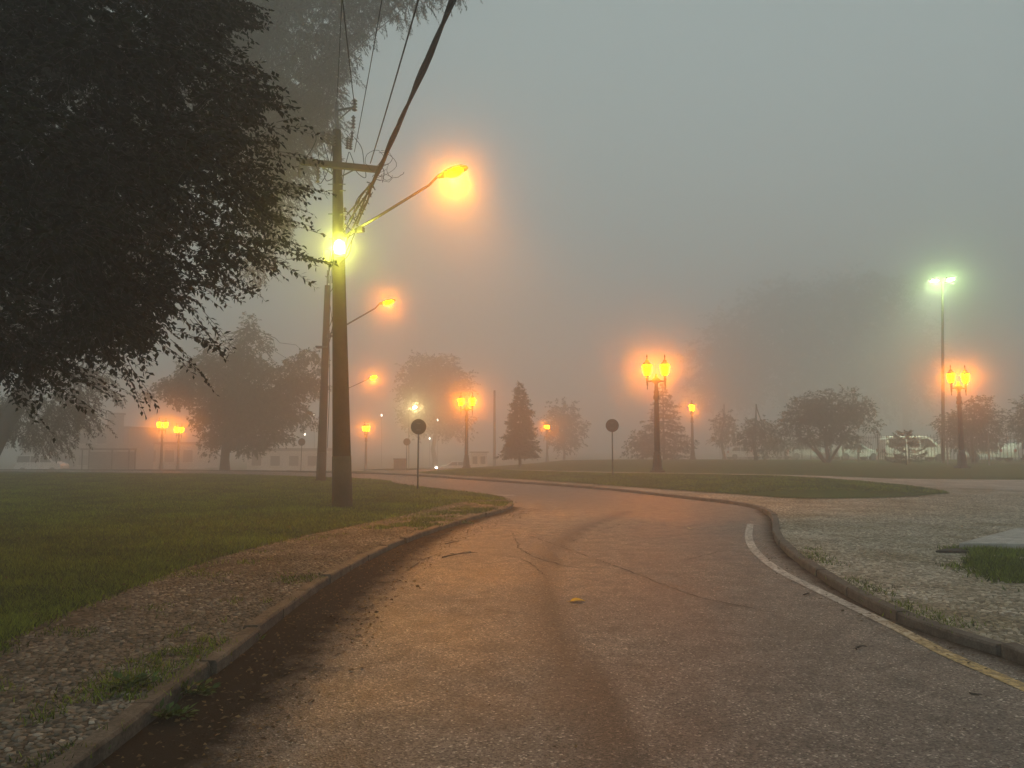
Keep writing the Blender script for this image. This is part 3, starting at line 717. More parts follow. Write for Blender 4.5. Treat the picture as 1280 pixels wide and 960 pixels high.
# -- the big dark tree whose crown hangs into the road
def big_tree():
    outline = np.array([(-520, 560), (-200, 520), (0, 482), (60, 472), (105, 462), (150, 452), (205, 425), (245, 385), (262, 372), (296, 332), (330, 318), (352, 296), (345, 262), (350, 200), (352, 150), (330, 105), (312, 50), (300, -20), (270, -260), (-80, -420), (-520, -380)], float)
    rn = np.random.default_rng(77); S = []; cents = []; crad = []
    closed = np.vstack([outline, outline[:1]]); tries = 0
    while len(cents) < 330 and tries < 60:            # leaf clumps on the branch ends, apart from one another near the edge
        tries += 1
        q = np.column_stack([rn.uniform(-520, 360, 300), rn.uniform(-420, 560, 300)]); q = q[inside(q, outline)]
        q = q[((q[:, 0] > -80) & (q[:, 1] > -80)) | (rn.random(len(q)) < .3)]; de = dist_line(q, closed)
        for (x, y), e in zip(q, de):
            if e < 14: continue
            half = .3 + 2.4 * math.sqrt(min(1, e / 190)); c = A(x, y, 9.3 + rn.uniform(-1, 1) * half); sep = .36 if e < 70 else .28
            if all((c - k).length > sep for k in cents): cents.append(c); crad.append(min(.34, .12 + e * .0035) * rn.uniform(.75, 1.2))
    wts = np.array(crad) ** 1.6; wts /= wts.sum(); pick = rn.choice(len(cents), 16000, p=wts)
    off_ = rn.normal(0, 1, (16000, 3)); off_ *= np.minimum(1, 2.0 / np.linalg.norm(off_, axis=1))[:, None] * np.array(crad)[pick][:, None] * np.array([.62, .62, .5])
    S = np.array([tuple(c) for c in cents])[pick] + off_
    cen = np.array([-7.2, 9.0, 5.6])
    D = unit(S - cen) * .6 + unit(off_) * .5 + rn.normal(0, .40, S.shape); D[:, 2] = D[:, 2] * .4 - .18
    L = rn.uniform(.16, .46, len(S))
    # long sprays that stand out from the edge, over the lawn
    tips = []
    for (x, y, dx, dy, m) in [(352, 225, 1, .10, 4), (345, 245, 1, .05, 3), (350, 270, 1, .15, 4), (350, 305, 1, .22, 6), (372, 325, 1, .08, 3), (330, 318, .9, .35, 4), (255, 395, .7, .8, 5), (160, 455, .6, .9, 4), (215, 425, .7, .6, 4), (95, 468, .9, .3, 4), (60, 478, .9, .35, 5), (20, 482, .7, .7, 4), (352, 160, 1, -.1, 3), (350, 190, 1, .1, 3), (285, 345, .9, .4, 4), (230, 410, 1, .2, 3)]:
        for _ in range(m):
            p = A(x + rn.uniform(-18, 4), y + rn.uniform(-10, 10), 9.3 + rn.uniform(-.6, .6)); tips.append((p, Vector((dx, rn.uniform(-.35, .35), -dy + rn.uniform(-.15, .2))), rn.uniform(.35, .72)))
    S = np.vstack([S, np.array([tuple(t[0]) for t in tips])]); D = np.vstack([D, np.array([tuple(t[1]) for t in tips])]); L = np.concatenate([L, [t[2] for t in tips]])
    leaves, stems = twig_crown(S, D, L, 13, .18, .086, .25, 78, .85)
    base = Vector((-8.9, 8.6, KERB_H - .03))
    root = empty('shade_tree', base, 'large dark shade tree overhanging the lawn with drooping small-leaved twigs', 'tree')
    o = put('crown', leaves, root, 'leaf_main', 'stuff'); o.location = -base
    o = put('twigs', stems, root, 'bark', 'stuff'); o.location = -base
    rn2 = random.Random(5); limbs = []
    fork = [(-8.6, 8.7, 2.3), (-8.4, 8.8, 3.0), (-8.5, 8.6, 3.6)]
    for k in range(16):
        f = Vector(fork[k % 3]); q = S[rn2.randrange(16000)]; limbs.append((f, Vector(q) * .9 + f * .1, rn2.uniform(.05, .11)))
    trunk_mesh(root, base, [base + Vector((0, 0, -.1)), base + Vector((.04, .02, .5)), Vector((-8.7, 8.65, 1.6)), Vector(fork[0]), Vector(fork[1]), Vector(fork[2]), Vector((-8.5, 8.7, 6))], [.42, .30, .26, .25, .2, .16, .05], limbs, 6)
big_tree()

def clump_tree(name, label, base, trunk, radii, clumps, per_m3, ll, lw, k, tlen, mat, seed, group=None, droop=.25, dirfn=None, limb_r=.1):
    """crown = many leafy twigs filling uneven clumps; clumps: (centre, rx, ry, rz)"""
    rn = np.random.default_rng(seed); S = []; D = []; limbs = []
    for ci, (c, rx, ry, rz) in enumerate(clumps):
        n = max(6, int(per_m3 * 4.19 * rx * ry * rz)); u_ = unit(rn.normal(0, 1, (n, 3))); rad = rn.random(n)[:, None] ** .42
        lump = np.array([1 + .55 * mnoise.noise((a * 2.6 + ci * 3.1, b * 2.6, g * 2.6 + seed)) + .25 * mnoise.noise((a * 6 + ci, b * 6, g * 6)) for a, b, g in u_])[:, None]
        S.append(np.array(tuple(c))[None] + u_ * rad * lump * np.array([rx, ry, rz])); D.append(u_ * .8 + rn.normal(0, .5, (n, 3)))
        t_ = trunk[min(len(trunk) - 1, max(1, int(len(trunk) * rn.uniform(.45, 1))))]; limbs.append((Vector(t_), Vector(c), limb_r * rn.uniform(.6, 1.1)))
    S = np.vstack(S); D = np.vstack(D); D[:, 2] -= .1
    if dirfn is not None: D = dirfn(S, D, rn)
    L = rn.uniform(.5, 1.5, len(S)) * tlen
    leaves, stems = twig_crown(S, D, L, k, droop, ll, lw, seed + 1, .8, stem_r=.004 + ll * .03)
    base = Vector(base); root = empty(name, base, label, 'tree', group)
    o = put('crown', leaves, root, mat, 'stuff'); o.location = -base
    o = put('twigs', stems, root, 'bark', 'stuff'); o.location = -base
    trunk_mesh(root, base, trunk, radii, limbs, seed, .12, .06)
    return root
def clump_px(px, py, y, rpx, rpz, ry=None):
    c = A(px, py, y); s = y / F; return (c, rpx * s, (ry if ry else rpx * s), rpz * s)

# -- leaning feathery tree: trunk at the edge of the lawn, limbs over the road
y0 = 36
b0 = G(-28, y0, KERB_H - .05)
tr = [b0 + Vector((0, 0, -.2)), b0 + Vector((.1, 0, .4)), A(-4, 548, y0), A(28, 490, y0), A(70, 420, y0), A(120, 330, y0), A(180, 220, y0), A(240, 110, y0)]
cl = []
for px, py, rx, rz, dy in [(330, 35, 62, 46, 0), (395, 60, 38, 40, -2), (425, 30, 40, 34, -1), (375, 110, 46, 44, 1), (352, 150, 48, 46, 0), (405, 110, 28, 40, -1), (320, 190, 44, 46, 1), (330, 250, 34, 40, 0), (340, 282, 26, 26, 2), (318, 330, 24, 24, 0), (395, 150, 34, 34, 1), (372, 185, 34, 30, 0), (350, 215, 40, 36, 1), (418, 75, 26, 34, 0), (300, 120, 60, 60, 2),
                           (455, 8, 34, 26, -2), (478, -12, 26, 26, -2), (505, 2, 14, 30, -3), (525, -8, 24, 26, -3), (560, -40, 40, 30, -3), (470, -60, 70, 40, -1), (380, -50, 90, 50, 0), (260, -60, 110, 60, 2), (250, 60, 70, 60, 2), (180, 150, 80, 70, 3), (90, 60, 90, 70, 3), (60, 250, 80, 60, 3), (150, 320, 60, 50, 2),
                           (20, 400, 60, 40, 1), (75, 505, 48, 15, 0), (40, 535, 42, 17, 1), (90, 525, 34, 14, -1), (70, 553, 26, 9, 0), (120, 488, 30, 10, 0), (15, 505, 30, 18, 1), (105, 470, 40, 12, 2)]:
    c = clump_px(px, py, y0 + dy, rx, rz, rx * y0 / F * .9); cl.append(c)
def acacia_dir(S, D, rn):
    D = D * .7; D[:, 0] += .35; D[:, 2] -= .35; return D
clump_tree('feathery_tree', 'tall leaning tree with feathery foliage fading into fog behind the shade tree', b0, tr, [.62, .50, .44, .40, .36, .30, .22, .12], cl, 30, .17, .17, 14, .5, 'leaf_acacia', 91, None, .35, acacia_dir, .12)

# -- rounded, spiry tree on the far verge
y1 = 60; b1 = G(281, y1, -.06)
def top(px, py, y=60): return A(px, py, y)
cl = []
for px, py, rx, rz in [(311, 400, 7, 10), (308, 418, 10, 12), (322, 420, 12, 6), (302, 438, 16, 14), (330, 432, 12, 5), (258, 432, 7, 12), (256, 452, 14, 12), (282, 460, 26, 16), (236, 462, 16, 10), (240, 482, 26, 14), (212, 484, 18, 8), (194, 492, 14, 5), (225, 500, 16, 8), (322, 462, 22, 14), (352, 470, 18, 10), (368, 455, 16, 8), (386, 444, 14, 7), (398, 455, 10, 10), (378, 476, 22, 12), (398, 486, 12, 10), (360, 492, 24, 12), (290, 490, 34, 18), (330, 500, 30, 16), (266, 512, 22, 14), (250, 528, 12, 8), (300, 522, 34, 16), (345, 522, 26, 13), (372, 515, 18, 9), (385, 530, 10, 6), (290, 545, 28, 12), (330, 545, 26, 10), (262, 550, 14, 8), (358, 545, 12, 6), (312, 560, 22, 6), (264, 565, 8, 4)]:
    cl.append(clump_px(px, py, y1 + random.uniform(-1, 1), rx, rz))
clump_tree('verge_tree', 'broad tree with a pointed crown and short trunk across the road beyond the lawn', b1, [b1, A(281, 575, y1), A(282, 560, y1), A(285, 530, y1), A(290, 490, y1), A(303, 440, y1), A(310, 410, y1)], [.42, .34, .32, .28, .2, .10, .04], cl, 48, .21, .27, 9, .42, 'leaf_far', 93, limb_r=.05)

# -- multi-stemmed tree in front of the car park
def car_park_tree(px, y, base_off, clumps, stems, seed, name, label, ll=.17, per=55, mat='leaf_far', group=None):
    b = G(px, y, base_off); t = [b, A(px, 570, y), A(px - 2, 560, y), A(px - 4, 545, y), A(px, 525, y), A(px, 505, y)]
    cl = [clump_px(a, c, y + random.uniform(-.8, .8), rx, rz) for a, c, rx, rz in clumps]
    r = clump_tree(name, label, b, t, [.2, .16, .14, .12, .08, .03], cl, per, ll, .22, 8, .4, mat, seed, group, limb_r=.06)
    mb = MB(); rn = random.Random(seed)
    for sx, ex, ey in stems: limb(mb, Vector((sx * y / F, 0, 0)), A(ex, ey, y) - b, .11, .05, rn, .06, 6)
    if stems: mb.build('stem', 'bark', r, True)
    return r
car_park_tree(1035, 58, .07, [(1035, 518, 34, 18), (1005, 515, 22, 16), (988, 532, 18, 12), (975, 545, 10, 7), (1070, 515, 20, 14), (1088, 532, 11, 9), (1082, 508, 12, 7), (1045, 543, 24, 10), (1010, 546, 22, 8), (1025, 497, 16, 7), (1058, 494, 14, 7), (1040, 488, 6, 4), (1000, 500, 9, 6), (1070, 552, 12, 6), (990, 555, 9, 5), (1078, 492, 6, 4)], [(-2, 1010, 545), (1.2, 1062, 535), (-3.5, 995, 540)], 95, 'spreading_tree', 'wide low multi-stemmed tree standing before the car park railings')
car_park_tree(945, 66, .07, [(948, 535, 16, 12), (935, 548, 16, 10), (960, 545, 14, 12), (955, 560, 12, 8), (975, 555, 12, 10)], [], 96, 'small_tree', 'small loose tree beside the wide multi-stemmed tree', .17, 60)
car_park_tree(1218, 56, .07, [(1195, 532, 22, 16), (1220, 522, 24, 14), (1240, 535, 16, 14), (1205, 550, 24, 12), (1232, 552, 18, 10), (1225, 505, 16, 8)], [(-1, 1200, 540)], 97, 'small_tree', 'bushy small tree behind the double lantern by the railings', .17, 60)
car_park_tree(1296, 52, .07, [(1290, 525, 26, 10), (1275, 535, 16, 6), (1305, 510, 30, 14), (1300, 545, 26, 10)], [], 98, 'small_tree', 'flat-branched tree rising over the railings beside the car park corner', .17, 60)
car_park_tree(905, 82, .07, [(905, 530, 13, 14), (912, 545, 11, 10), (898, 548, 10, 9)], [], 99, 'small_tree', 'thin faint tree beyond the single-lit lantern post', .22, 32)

def far_tree(name, label, px, y, clumps, ll, per, seed, group=None, mat='leaf_far', off=-.06):
    b = G(px, y, off); topy = min(c[1] for c in clumps); h = A(px, topy, y).z - b.z
    t = [b] + [b + Vector((random.uniform(-.02, .02) * h, 0, h * q)) for q in (.08, .2, .35, .55, .75, .92)]
    cl = [clump_px(a, c, y + random.uniform(-2, 2), rx, rz) for a, c, rx, rz in clumps]
    return clump_tree(name, label, b, t, [h * .035, h * .026, h * .022, h * .019, h * .014, h * .008, h * .003], cl, per, ll, .3, 7, ll * 2.2, mat, seed, group, limb_r=h * .01)
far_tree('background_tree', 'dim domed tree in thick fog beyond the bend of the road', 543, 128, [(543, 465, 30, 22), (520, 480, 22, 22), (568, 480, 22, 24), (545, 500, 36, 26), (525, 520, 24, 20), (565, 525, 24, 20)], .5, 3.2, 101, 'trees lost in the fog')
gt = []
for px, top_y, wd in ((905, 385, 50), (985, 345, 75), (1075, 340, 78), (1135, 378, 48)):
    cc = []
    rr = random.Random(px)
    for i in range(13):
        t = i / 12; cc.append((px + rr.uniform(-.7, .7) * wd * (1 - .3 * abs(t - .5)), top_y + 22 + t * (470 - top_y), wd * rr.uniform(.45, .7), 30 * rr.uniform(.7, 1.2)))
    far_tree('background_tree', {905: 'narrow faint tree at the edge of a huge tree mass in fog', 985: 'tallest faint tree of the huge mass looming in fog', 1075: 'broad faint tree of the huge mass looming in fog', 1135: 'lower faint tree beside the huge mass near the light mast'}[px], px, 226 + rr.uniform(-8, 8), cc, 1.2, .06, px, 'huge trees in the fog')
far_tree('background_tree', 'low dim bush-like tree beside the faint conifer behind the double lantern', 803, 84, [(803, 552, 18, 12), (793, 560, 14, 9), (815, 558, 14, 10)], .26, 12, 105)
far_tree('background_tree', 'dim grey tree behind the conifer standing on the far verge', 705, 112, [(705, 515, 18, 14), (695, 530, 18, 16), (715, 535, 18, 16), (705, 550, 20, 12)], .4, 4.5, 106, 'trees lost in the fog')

# -- conifers
def conifer(name, label, px, y, top_py, half_px, seed, off, bare=.12, tiers=20, n=44, mat='needle', group=None):
    b = G(px, y, off); h = A(px, top_py, y).z - b.z; rad = half_px * y / F; rn = np.random.default_rng(seed)
    root = empty(name, b, label, 'tree', group); mb = MB(); mb.tube([(0, 0, -.1), (0, 0, h * .3), (0, 0, h * .97)], [h * .018, h * .014, .012], 8); mb.build('trunk', 'bark', root, True)
    S = []; D = []; L = []; bb = MB()
    for i in range(tiers):
        t = i / (tiers - 1); z = h * (bare + (1 - bare) * .97 * t); r = rad * (1 - t) ** .85 * (.85 + .3 * rn.random()) + .06
        nb = max(5, int(11 * (1 - t * .5)))
        for k in range(nb):
            a = 2 * math.pi * (k + rn.random() * .8) / nb; rr = r * rn.uniform(.72, 1.12); e = np.array([math.cos(a) * rr, math.sin(a) * rr, z - .10 * rr + .12 * rr * rn.normal() * .6])
            s0 = np.array([0, 0, z + .06 * rr]); bb.tube([tuple(s0), tuple((s0 + e) / 2 + np.array([0, 0, -.05 * rr])), tuple(e)], [.016, .012, .006], 4)
            m = max(3, int(n * rr / rad))
            for q in range(m):
                f = rn.uniform(.15, 1.0); p = s0 + (e - s0) * f; S.append(p); dd = np.array([math.cos(a), math.sin(a), .1]) + rn.normal(0, .55, 3); D.append(dd); L.append(rn.uniform(.16, .32) * (h / 6.2))
    leaves, stems = twig_crown(np.array(S), np.array(D), np.array(L), 10, .1, .13 * h / 6.2, .17, seed, .7, stem_r=.006)
    put('crown', leaves, root, mat, 'stuff'); put('twigs', stems, root, 'bark', 'stuff'); bb.build('branches', 'bark', root)['kind'] = 'stuff'
    return root
conifer('conifer', 'neat cone-shaped conifer standing alone on the far grass verge', 650, 57, 477, 27, 111, .07, .14, 22, 46)
conifer('conifer', 'fainter tall conifer in fog behind the double lantern post', 830, 72, 478, 42, 112, .07, .06, 20, 30)
def araucaria(px, y, top_py, half_px):
    b = G(px, y, .07); h = A(px, top_py, y).z - b.z; rn = np.random.default_rng(5); root = empty('young_araucaria', b, 'young tiered araucaria with spiky whorled branches before the railings', 'tree')
    MB().tube([(0, 0, -.05), (0, 0, h)], [.05, .012], 7).build('trunk', 'bark', root, True); S = []; D = []; L = []
    for z, r in ((.14, 1.1), (.30, 1.2), (.46, .95), (.62, .8), (.78, .5), (.92, .28)):
        for k in range(5):
            a = 2 * math.pi * (k + rn.uniform(-.3, .3)) / 5 + z * 9; rr = half_px * y / F * r * rn.uniform(.75, 1.15); zz = z + rn.uniform(-.06, .06); up = rn.uniform(.0, .3)
            for q in range(9): f = (q + 1) / 9; S.append((math.cos(a) * rr * f, math.sin(a) * rr * f, zz * h - .12 * rr * math.sin(f * 3.1) + up * rr * f ** 2.5)); D.append((math.cos(a), math.sin(a), -.3 + .8 * f)); L.append(.15)
    lv, st = twig_crown(np.array(S), np.array(D), np.array(L), 10, -.1, .15, .16, 6, 1.0, stem_r=.014)
    put('crown', lv, root, 'needle', 'stuff'); put('branches', st, root, 'bark', 'stuff')
araucaria(1133, 50, 537, 24)

# ------------------------------------------------------------------ lantern posts
def lantern_post(px, y, top_py, label, rz, off, group='double lantern posts in the park', lit='sodium_lantern'):
    b = G(px, y, off); h = A(px, top_py, y).z - b.z; s = h / 5.8
    root = empty('lantern_post', b, label, 'lamp post', group, rz); root.scale = (s, s, s)
    MB().box((0, 0, .05), (.62, .62, .10)).build('plinth', 'iron', root, bevel=.02)
    MB().lathe([(.27, .10), (.27, .2), (.235, .24), (.22, .55), (.19, .80), (.155, .86), (.18, .90), (.18, .96), (.14, 1.0)], 8).build('base', 'iron', root)
    MB().lathe([(.13, 1.0), (.118, 2.2), (.105, 3.4), (.10, 3.55)], 12).build('column', 'iron', root, True)
    fl = MB()
    for k in range(8):
        a = k * math.pi / 4; fl.tube([(.128 * math.cos(a), .128 * math.sin(a), 1.05), (.104 * math.cos(a), .104 * math.sin(a), 3.4)], [.018, .013], 5)
    fl.build('fluting', 'iron', root, True)
    MB().lathe([(.10, 3.55), (.15, 3.60), (.15, 3.72), (.12, 3.80), (.13, 3.95), (.09, 4.05), (.085, 4.3), (.12, 4.40), (.20, 4.50), (.20, 4.56), (.09, 4.64), (.04, 4.8), (.0, 4.86)], 12).build('capital', 'iron', root, True)
    for sx in (-1, 1):
        MB().tube([(sx * .08, 0, 4.42), (sx * .22, 0, 4.48), (sx * .36, 0, 4.46), (sx * .44, 0, 4.52)], [.05, .045, .04, .04], 8).build('arm', 'iron', root, True)
        MB().lathe([(.0, -.36), (.022, -.30), (.018, -.2), (.04, -.12), (.05, 0), (.06, .06)], 8, (sx * .44, 0, 4.40)).build('pendant', 'iron', root, True)
        lan = MB().lathe([(.05, 4.46), (.07, 4.60), (.05, 4.68), (.12, 4.76), (.14, 4.78), (.14, 4.80)], 6, (sx * .44, 0, 0)).build('lantern', 'iron', root)
        MB().lathe([(.135, 4.803), (.225, 5.24)], 6, (sx * .44, 0, 0)).build('glass', lit, lan)
        fr = MB()
        for k in range(6):
            a = k * math.pi / 3; ca, sa = math.cos(a), math.sin(a); fr.tube([(sx * .44 + .142 * ca, .142 * sa, 4.79), (sx * .44 + .232 * ca, .232 * sa, 5.25)], .010, 4)
        fr.build('frame', 'iron', lan)
        MB().lathe([(.25, 5.245), (.26, 5.27), (.15, 5.40), (.10, 5.44), (.09, 5.50), (.03, 5.54), (.025, 5.66), (.04, 5.70), (.0, 5.82)], 6, (sx * .44, 0, 0)).build('cap', 'iron', lan)
    return root
lantern_post(822, 36.0, 443, 'tall double lantern post on the grass mound beside the sign', .0, .18)
lantern_post(583, 58, 490, 'double lantern post on the far verge next to the lone conifer', .0, .07)
lantern_post(1203, 42.5, 456, 'double lantern post in front of the car park railings', .12, .10)
lantern_post(866, 76, 500, 'distant lantern post seen end-on beyond the mound', 1.25, .07, lit='sodium_lantern_dim')
lantern_post(684, 106, 527, 'faint glowing lantern beside the dim grey tree far off', 1.3, .07, lit='sodium_lantern_dim')
lantern_post(457, 86, 527, 'distant lantern post at the far end of the road', 1.35, -.06, lit='sodium_lantern_dim')
lantern_post(201, 80, 522, 'glowing lantern post by the bus shelter beyond the lawn', 1.2, -.06)
lantern_post(222, 88, 529, 'glowing lantern partly behind the broad verge tree', 1.3, -.06)

# ------------------------------------------------------------------ utility poles, street lamps, wires
def utility_pole(px, y, top_py, r0, r1, label, full, off, lean=0.0):
    b = G(px, y, off); h = A(px, top_py, y).z - b.z
    root = empty('utility_pole', b, label, 'utility pole', 'utility poles along the lawn')
    tp = Vector((lean, 0, h)); mid = lambda z: tp * (z / h)
    band = min(1.25, h * .15)
    rz_ = lambda z: r0 + (r1 - r0) * z / h
    MB().tube([(0, 0, -.15), mid(band)], [r0 * 1.03, rz_(band) * 1.02], 14).build('foot', 'concrete_pale', root, True)
    MB().tube([mid(band - .02), mid(h * .5), tp], [rz_(band) * .985, rz_(h * .5), r1], 14).build('shaft', 'concrete', root, True)
    return root, b, h, mid, rz_
pole, pb, ph, pmid, prz = utility_pole(428, 18.9, 163, .245, .105, 'concrete utility pole with wooden crossarm standing near the kerb', True, KERB_H - .03, A(421, 163, 18.9).x - G(428, 18.9).x)
def on_pole(py, dx=0, dy=0, y=18.9): q = A(423, py, y); z = q.z - pb.z; m_ = pmid(z); return Vector((m_.x + dx, m_.y + dy, z))
# crossarm
zc = on_pole(209).z; ca, cb = A(376, 202, 18.75) - pb, A(473, 212, 18.45) - pb
MB().tube([ca, cb], [.10, .10], 4).build('crossarm', 'wood', pole)
for e, f in ((A(402, 206, 18.66) - pb, on_pole(222)), (A(445, 209, 18.55) - pb, on_pole(223))):
    MB().tube([e + Vector((0, 0, -.04)), f], .018, 5).build('brace', 'steel', pole)
MB().tube([on_pole(166), on_pole(128)], [.06, .045], 8).build('top_post', 'steel', pole)
tb = A(443, 134, 18.7) - pb
MB().tube([on_pole(138), tb], [.03, .03], 6).build('top_bracket', 'steel', pole)
MB().tube([on_pole(152), tb.lerp(on_pole(138), .1)], .018, 5).build('brace', 'steel', pole)
def insulator(c, hgt=.28, n=4, r=.06, name='insulator'):
    prof = []
    for i in range(n): prof += [(r * .45, hgt * i / n), (r, hgt * (i + .35) / n), (r * .5, hgt * (i + .6) / n)]
    prof.append((r * .3, hgt)); MB().lathe(prof, 9, c).build(name, 'porcelain', pole, True)
insulator(tb + Vector((0, 0, -.10)), .32, 4, .075)
insulator(tb + Vector((-.02, 0, -.55)), .34, 4, .06); insulator(tb + Vector((-.05, .0, -.86)), .24, 3, .05)
for px, py in ((434, 176), (438, 177)): insulator(A(px, py + 10, 18.6) - pb, .30, 5, .055, 'fuse_cutout')
for px, py in ((403, 168), (410, 170), (416, 172)): insulator(A(px, py + 10, 18.7) - pb, .30, 4, .075, 'fuse_cutout')
insulator(A(397, 228, 18.6) - pb, .42, 5, .06); insulator(A(374, 222, 18.7) - pb, .34, 4, .055)
def wire_px(pts, r, name='jumper_wire', y=18.6, parent=None, mat='cable', off=None):
    o = off if off is not None else pb
    q = [np.array(tuple(A(a, c, y) - o)) for a, c in pts]; S3 = []
    for i in range(len(q) - 1):
        a, b_, c, d = q[max(i - 1, 0)], q[i], q[i + 1], q[min(i + 2, len(q) - 1)]
        for t in np.linspace(0, 1, 5, endpoint=False): S3.append(tuple(.5 * (2 * b_ + (c - a) * t + (2 * a - 5 * b_ + 4 * c - d) * t * t + (3 * b_ - a - 3 * c + d) * t ** 3)))
    S3.append(tuple(q[-1])); MB().tube(S3, r, 5).build(name, mat, parent if parent is not None else pole)
for pts in ([(443, 172), (452, 185), (455, 205), (457, 222), (446, 215), (441, 200), (437, 190)], [(436, 190), (430, 215), (428, 235)], [(405, 180), (412, 205), (420, 230)], [(416, 182), (411, 210), (402, 228), (398, 228)],
            [(388, 158), (395, 175), (378, 205)], [(398, 190), (399, 205), (397, 212)], [(476, 206), (480, 215), (478, 228)], [(404, 214), (408, 226), (418, 222)]): wire_px(pts, .010)
for py in (232, 240, 269, 300): MB().tube([on_pole(py, -.22, -.1), on_pole(py, .22, -.1)], .012, 5).build('step_bolt', 'steel', pole)
# rack of spool insulators and cable tangle at the lower fixing
for k, py in enumerate((266, 276, 286)): insulator(on_pole(py, .22, -.22) + Vector((0, 0, -.05)), .12, 2, .05, 'spool_insulator')
for pts in ([(430, 262), (438, 270), (434, 282), (442, 290)], [(434, 300), (444, 280), (452, 262), (466, 240)], [(428, 292), (440, 275), (446, 250), (462, 232)], [(436, 296), (448, 286), (442, 270), (450, 250)], [(431, 318), (440, 300), (446, 285)], [(424, 330), (436, 318), (440, 300)]): wire_px(pts, .011, 'loose_cable')
MB().box(on_pole(322, -.27, -.05), (.14, .12, .34)).build('meter_box', 'grey_wall', pole, bevel=.015)

pole2, p2b, p2h, p2m, p2r = utility_pole(401, 33, 357, .205, .125, 'thinner concrete utility pole farther along the lawn with a bare flat top', False, KERB_H - .03, .13)
def rel2(px, py, y=33): return A(px, py, y) - p2b
MB().tube([rel2(409, 357), rel2(409.5, 338)], .03, 6).build('top_post', 'steel', pole2)
for x in (411, 415): MB().tube([rel2(x, 354, 32.7), rel2(x, 328, 32.7)], .025, 6).build('riser_pipe', 'steel', pole2)
MB().box(rel2(403, 434), (.5, .42, .07)).build('clamp', 'steel', pole2); MB().box(rel2(404, 420, 32.8) + Vector((.28, 0, 0)), (.25, .12, .10)).build('bracket', 'steel', pole2)
wire_px([(413, 345), (411, 400), (412, 480), (409, 560)], .014, 'riser_cable', 32.6, pole2, 'cable', p2b)
wire_px([(401, 585), (396, 598), (388, 611)], .014, 'ground_wire', 32.4, pole2, 'cable', p2b)
pole3, p3b, *_ = utility_pole(427, 62, 452, .26, .15, 'faint utility pole hidden behind the crossarm pole, third along the lawn', False, -.02)
pole4, p4b, *_ = utility_pole(618, 96, 488, .2, .13, 'faint bare utility pole in fog near the lone conifer', False, -.06)

def street_lamp(pole_pt, head_pt, label, s=1.0, mat='sodium_street', name='street_lamp', group='street lamps on bracket arms', watts=0):
    a, h = Vector(pole_pt), Vector(head_pt); root = empty(name, a, label, 'street lamp', group); d = h - a; f = Vector((d.x, d.y, 0)); f = f.normalized()
    tip_ = d - f * .30 * s
    MB().tube([(0, 0, 0), d * .35, d * .8 + Vector((0, 0, .03)), tip_ + Vector((0, 0, .02))], [.038, .035, .03, .028], 8).build('bracket_arm', 'steel', root, True)
    MB().tube([Vector((0, 0, -.16)), Vector((0, 0, .16))], .05, 8).build('clamp', 'steel', root)
    q = d * .16; MB().box(q + Vector((0, 0, -.07)), (.24, .10, .12), f.to_track_quat('X', 'Z').to_matrix()).build('ballast_box', 'steel', root, bevel=.012)
    rot = (f + Vector((0, 0, .16))).to_track_quat('X', 'Z').to_matrix()
    hd = MB(); prof = [(-.34, .04, .045), (-.26, .075, .07), (-.1, .13, .10), (.1, .155, .105), (.26, .13, .08), (.36, .05, .03)]; vs = []; fs = []; n = 12
    for x, wy, hz in prof:
        for k in range(n):
            an = math.pi * k / (n - 1); vs.append(d + rot @ (Vector((x, math.cos(an) * wy, math.sin(an) * hz)) * s))
    for i in range(len(prof) - 1):
        for k in range(n - 1): fs.append((i * n + k, i * n + k + 1, (i + 1) * n + k + 1, (i + 1) * n + k))
        fs.append((i * n + n - 1, i * n, (i + 1) * n, (i + 1) * n + n - 1))
    fs += [tuple(range(n))[::-1], tuple((len(prof) - 1) * n + k for k in range(n))]
    head = hd.add(vs, fs).build('lamp_head', 'steel', root, True)
    vs = []; fs = []; rows = 4; m = 10
    for j in range(rows):
        ph_ = math.pi / 2 * j / rows
        for k in range(m):
            an = 2 * math.pi * k / m; vs.append(d + rot @ (Vector((.05 + .20 * math.cos(an) * math.cos(ph_), .115 * math.sin(an) * math.cos(ph_), -.006 - .10 * math.sin(ph_))) * s))
    vs.append(d + rot @ (Vector((.05, 0, -.108)) * s))
    for j in range(rows - 1):
        for k in range(m): k2 = (k + 1) % m; fs.append((j * m + k, j * m + k2, (j + 1) * m + k2, (j + 1) * m + k))
    for k in range(m): fs.append(((rows - 1) * m + k, (rows - 1) * m + (k + 1) % m, rows * m))
    MB().add(vs, fs).build('glass_bowl', mat, head, True)
    if watts:                                        # the reflector throws most of the light down on the road
        for sg in (-1, 1):                           # two lobes along the road, as such reflectors have
            ld = bpy.data.lights.new('lamp_beam', 'SPOT'); ld.energy = watts; ld.color = SODIUM; ld.spot_size = R(92); ld.spot_blend = 1.0; ld.shadow_soft_size = .12
            lo = bpy.data.objects.new('lamp_beam', ld); COL.objects.link(lo); lo.parent = root; lo.location = d + rot @ Vector((.05, 0, -.16 * s))
            along = Vector((-f.y, f.x, 0)) * sg; lo.rotation_euler = (along * math.sin(R(38)) + f * .15 - Vector((0, 0, math.cos(R(38))))).to_track_quat('-Z', 'Y').to_euler()
    return root
street_lamp(on_pole(297, .14, -.05) + pb, A(565, 216, 17.4), 'lit orange street lamp on a long bracket arm of the crossarm pole', 1.15, watts=1750)
street_lamp(A(411, 418, 32.8), A(484, 378, 31.6), 'lit orange street lamp on the thinner second utility pole', 1.1, 'sodium_far', watts=200)
street_lamp(A(429, 488, 61.8), A(466, 472, 60), 'orange street lamp glowing in fog with its pole hidden behind the crossarm pole', 1.25, 'sodium_fog', watts=100)
far_lamp_base = G(511, 96, -.06); flp = A(511, 512, 96)
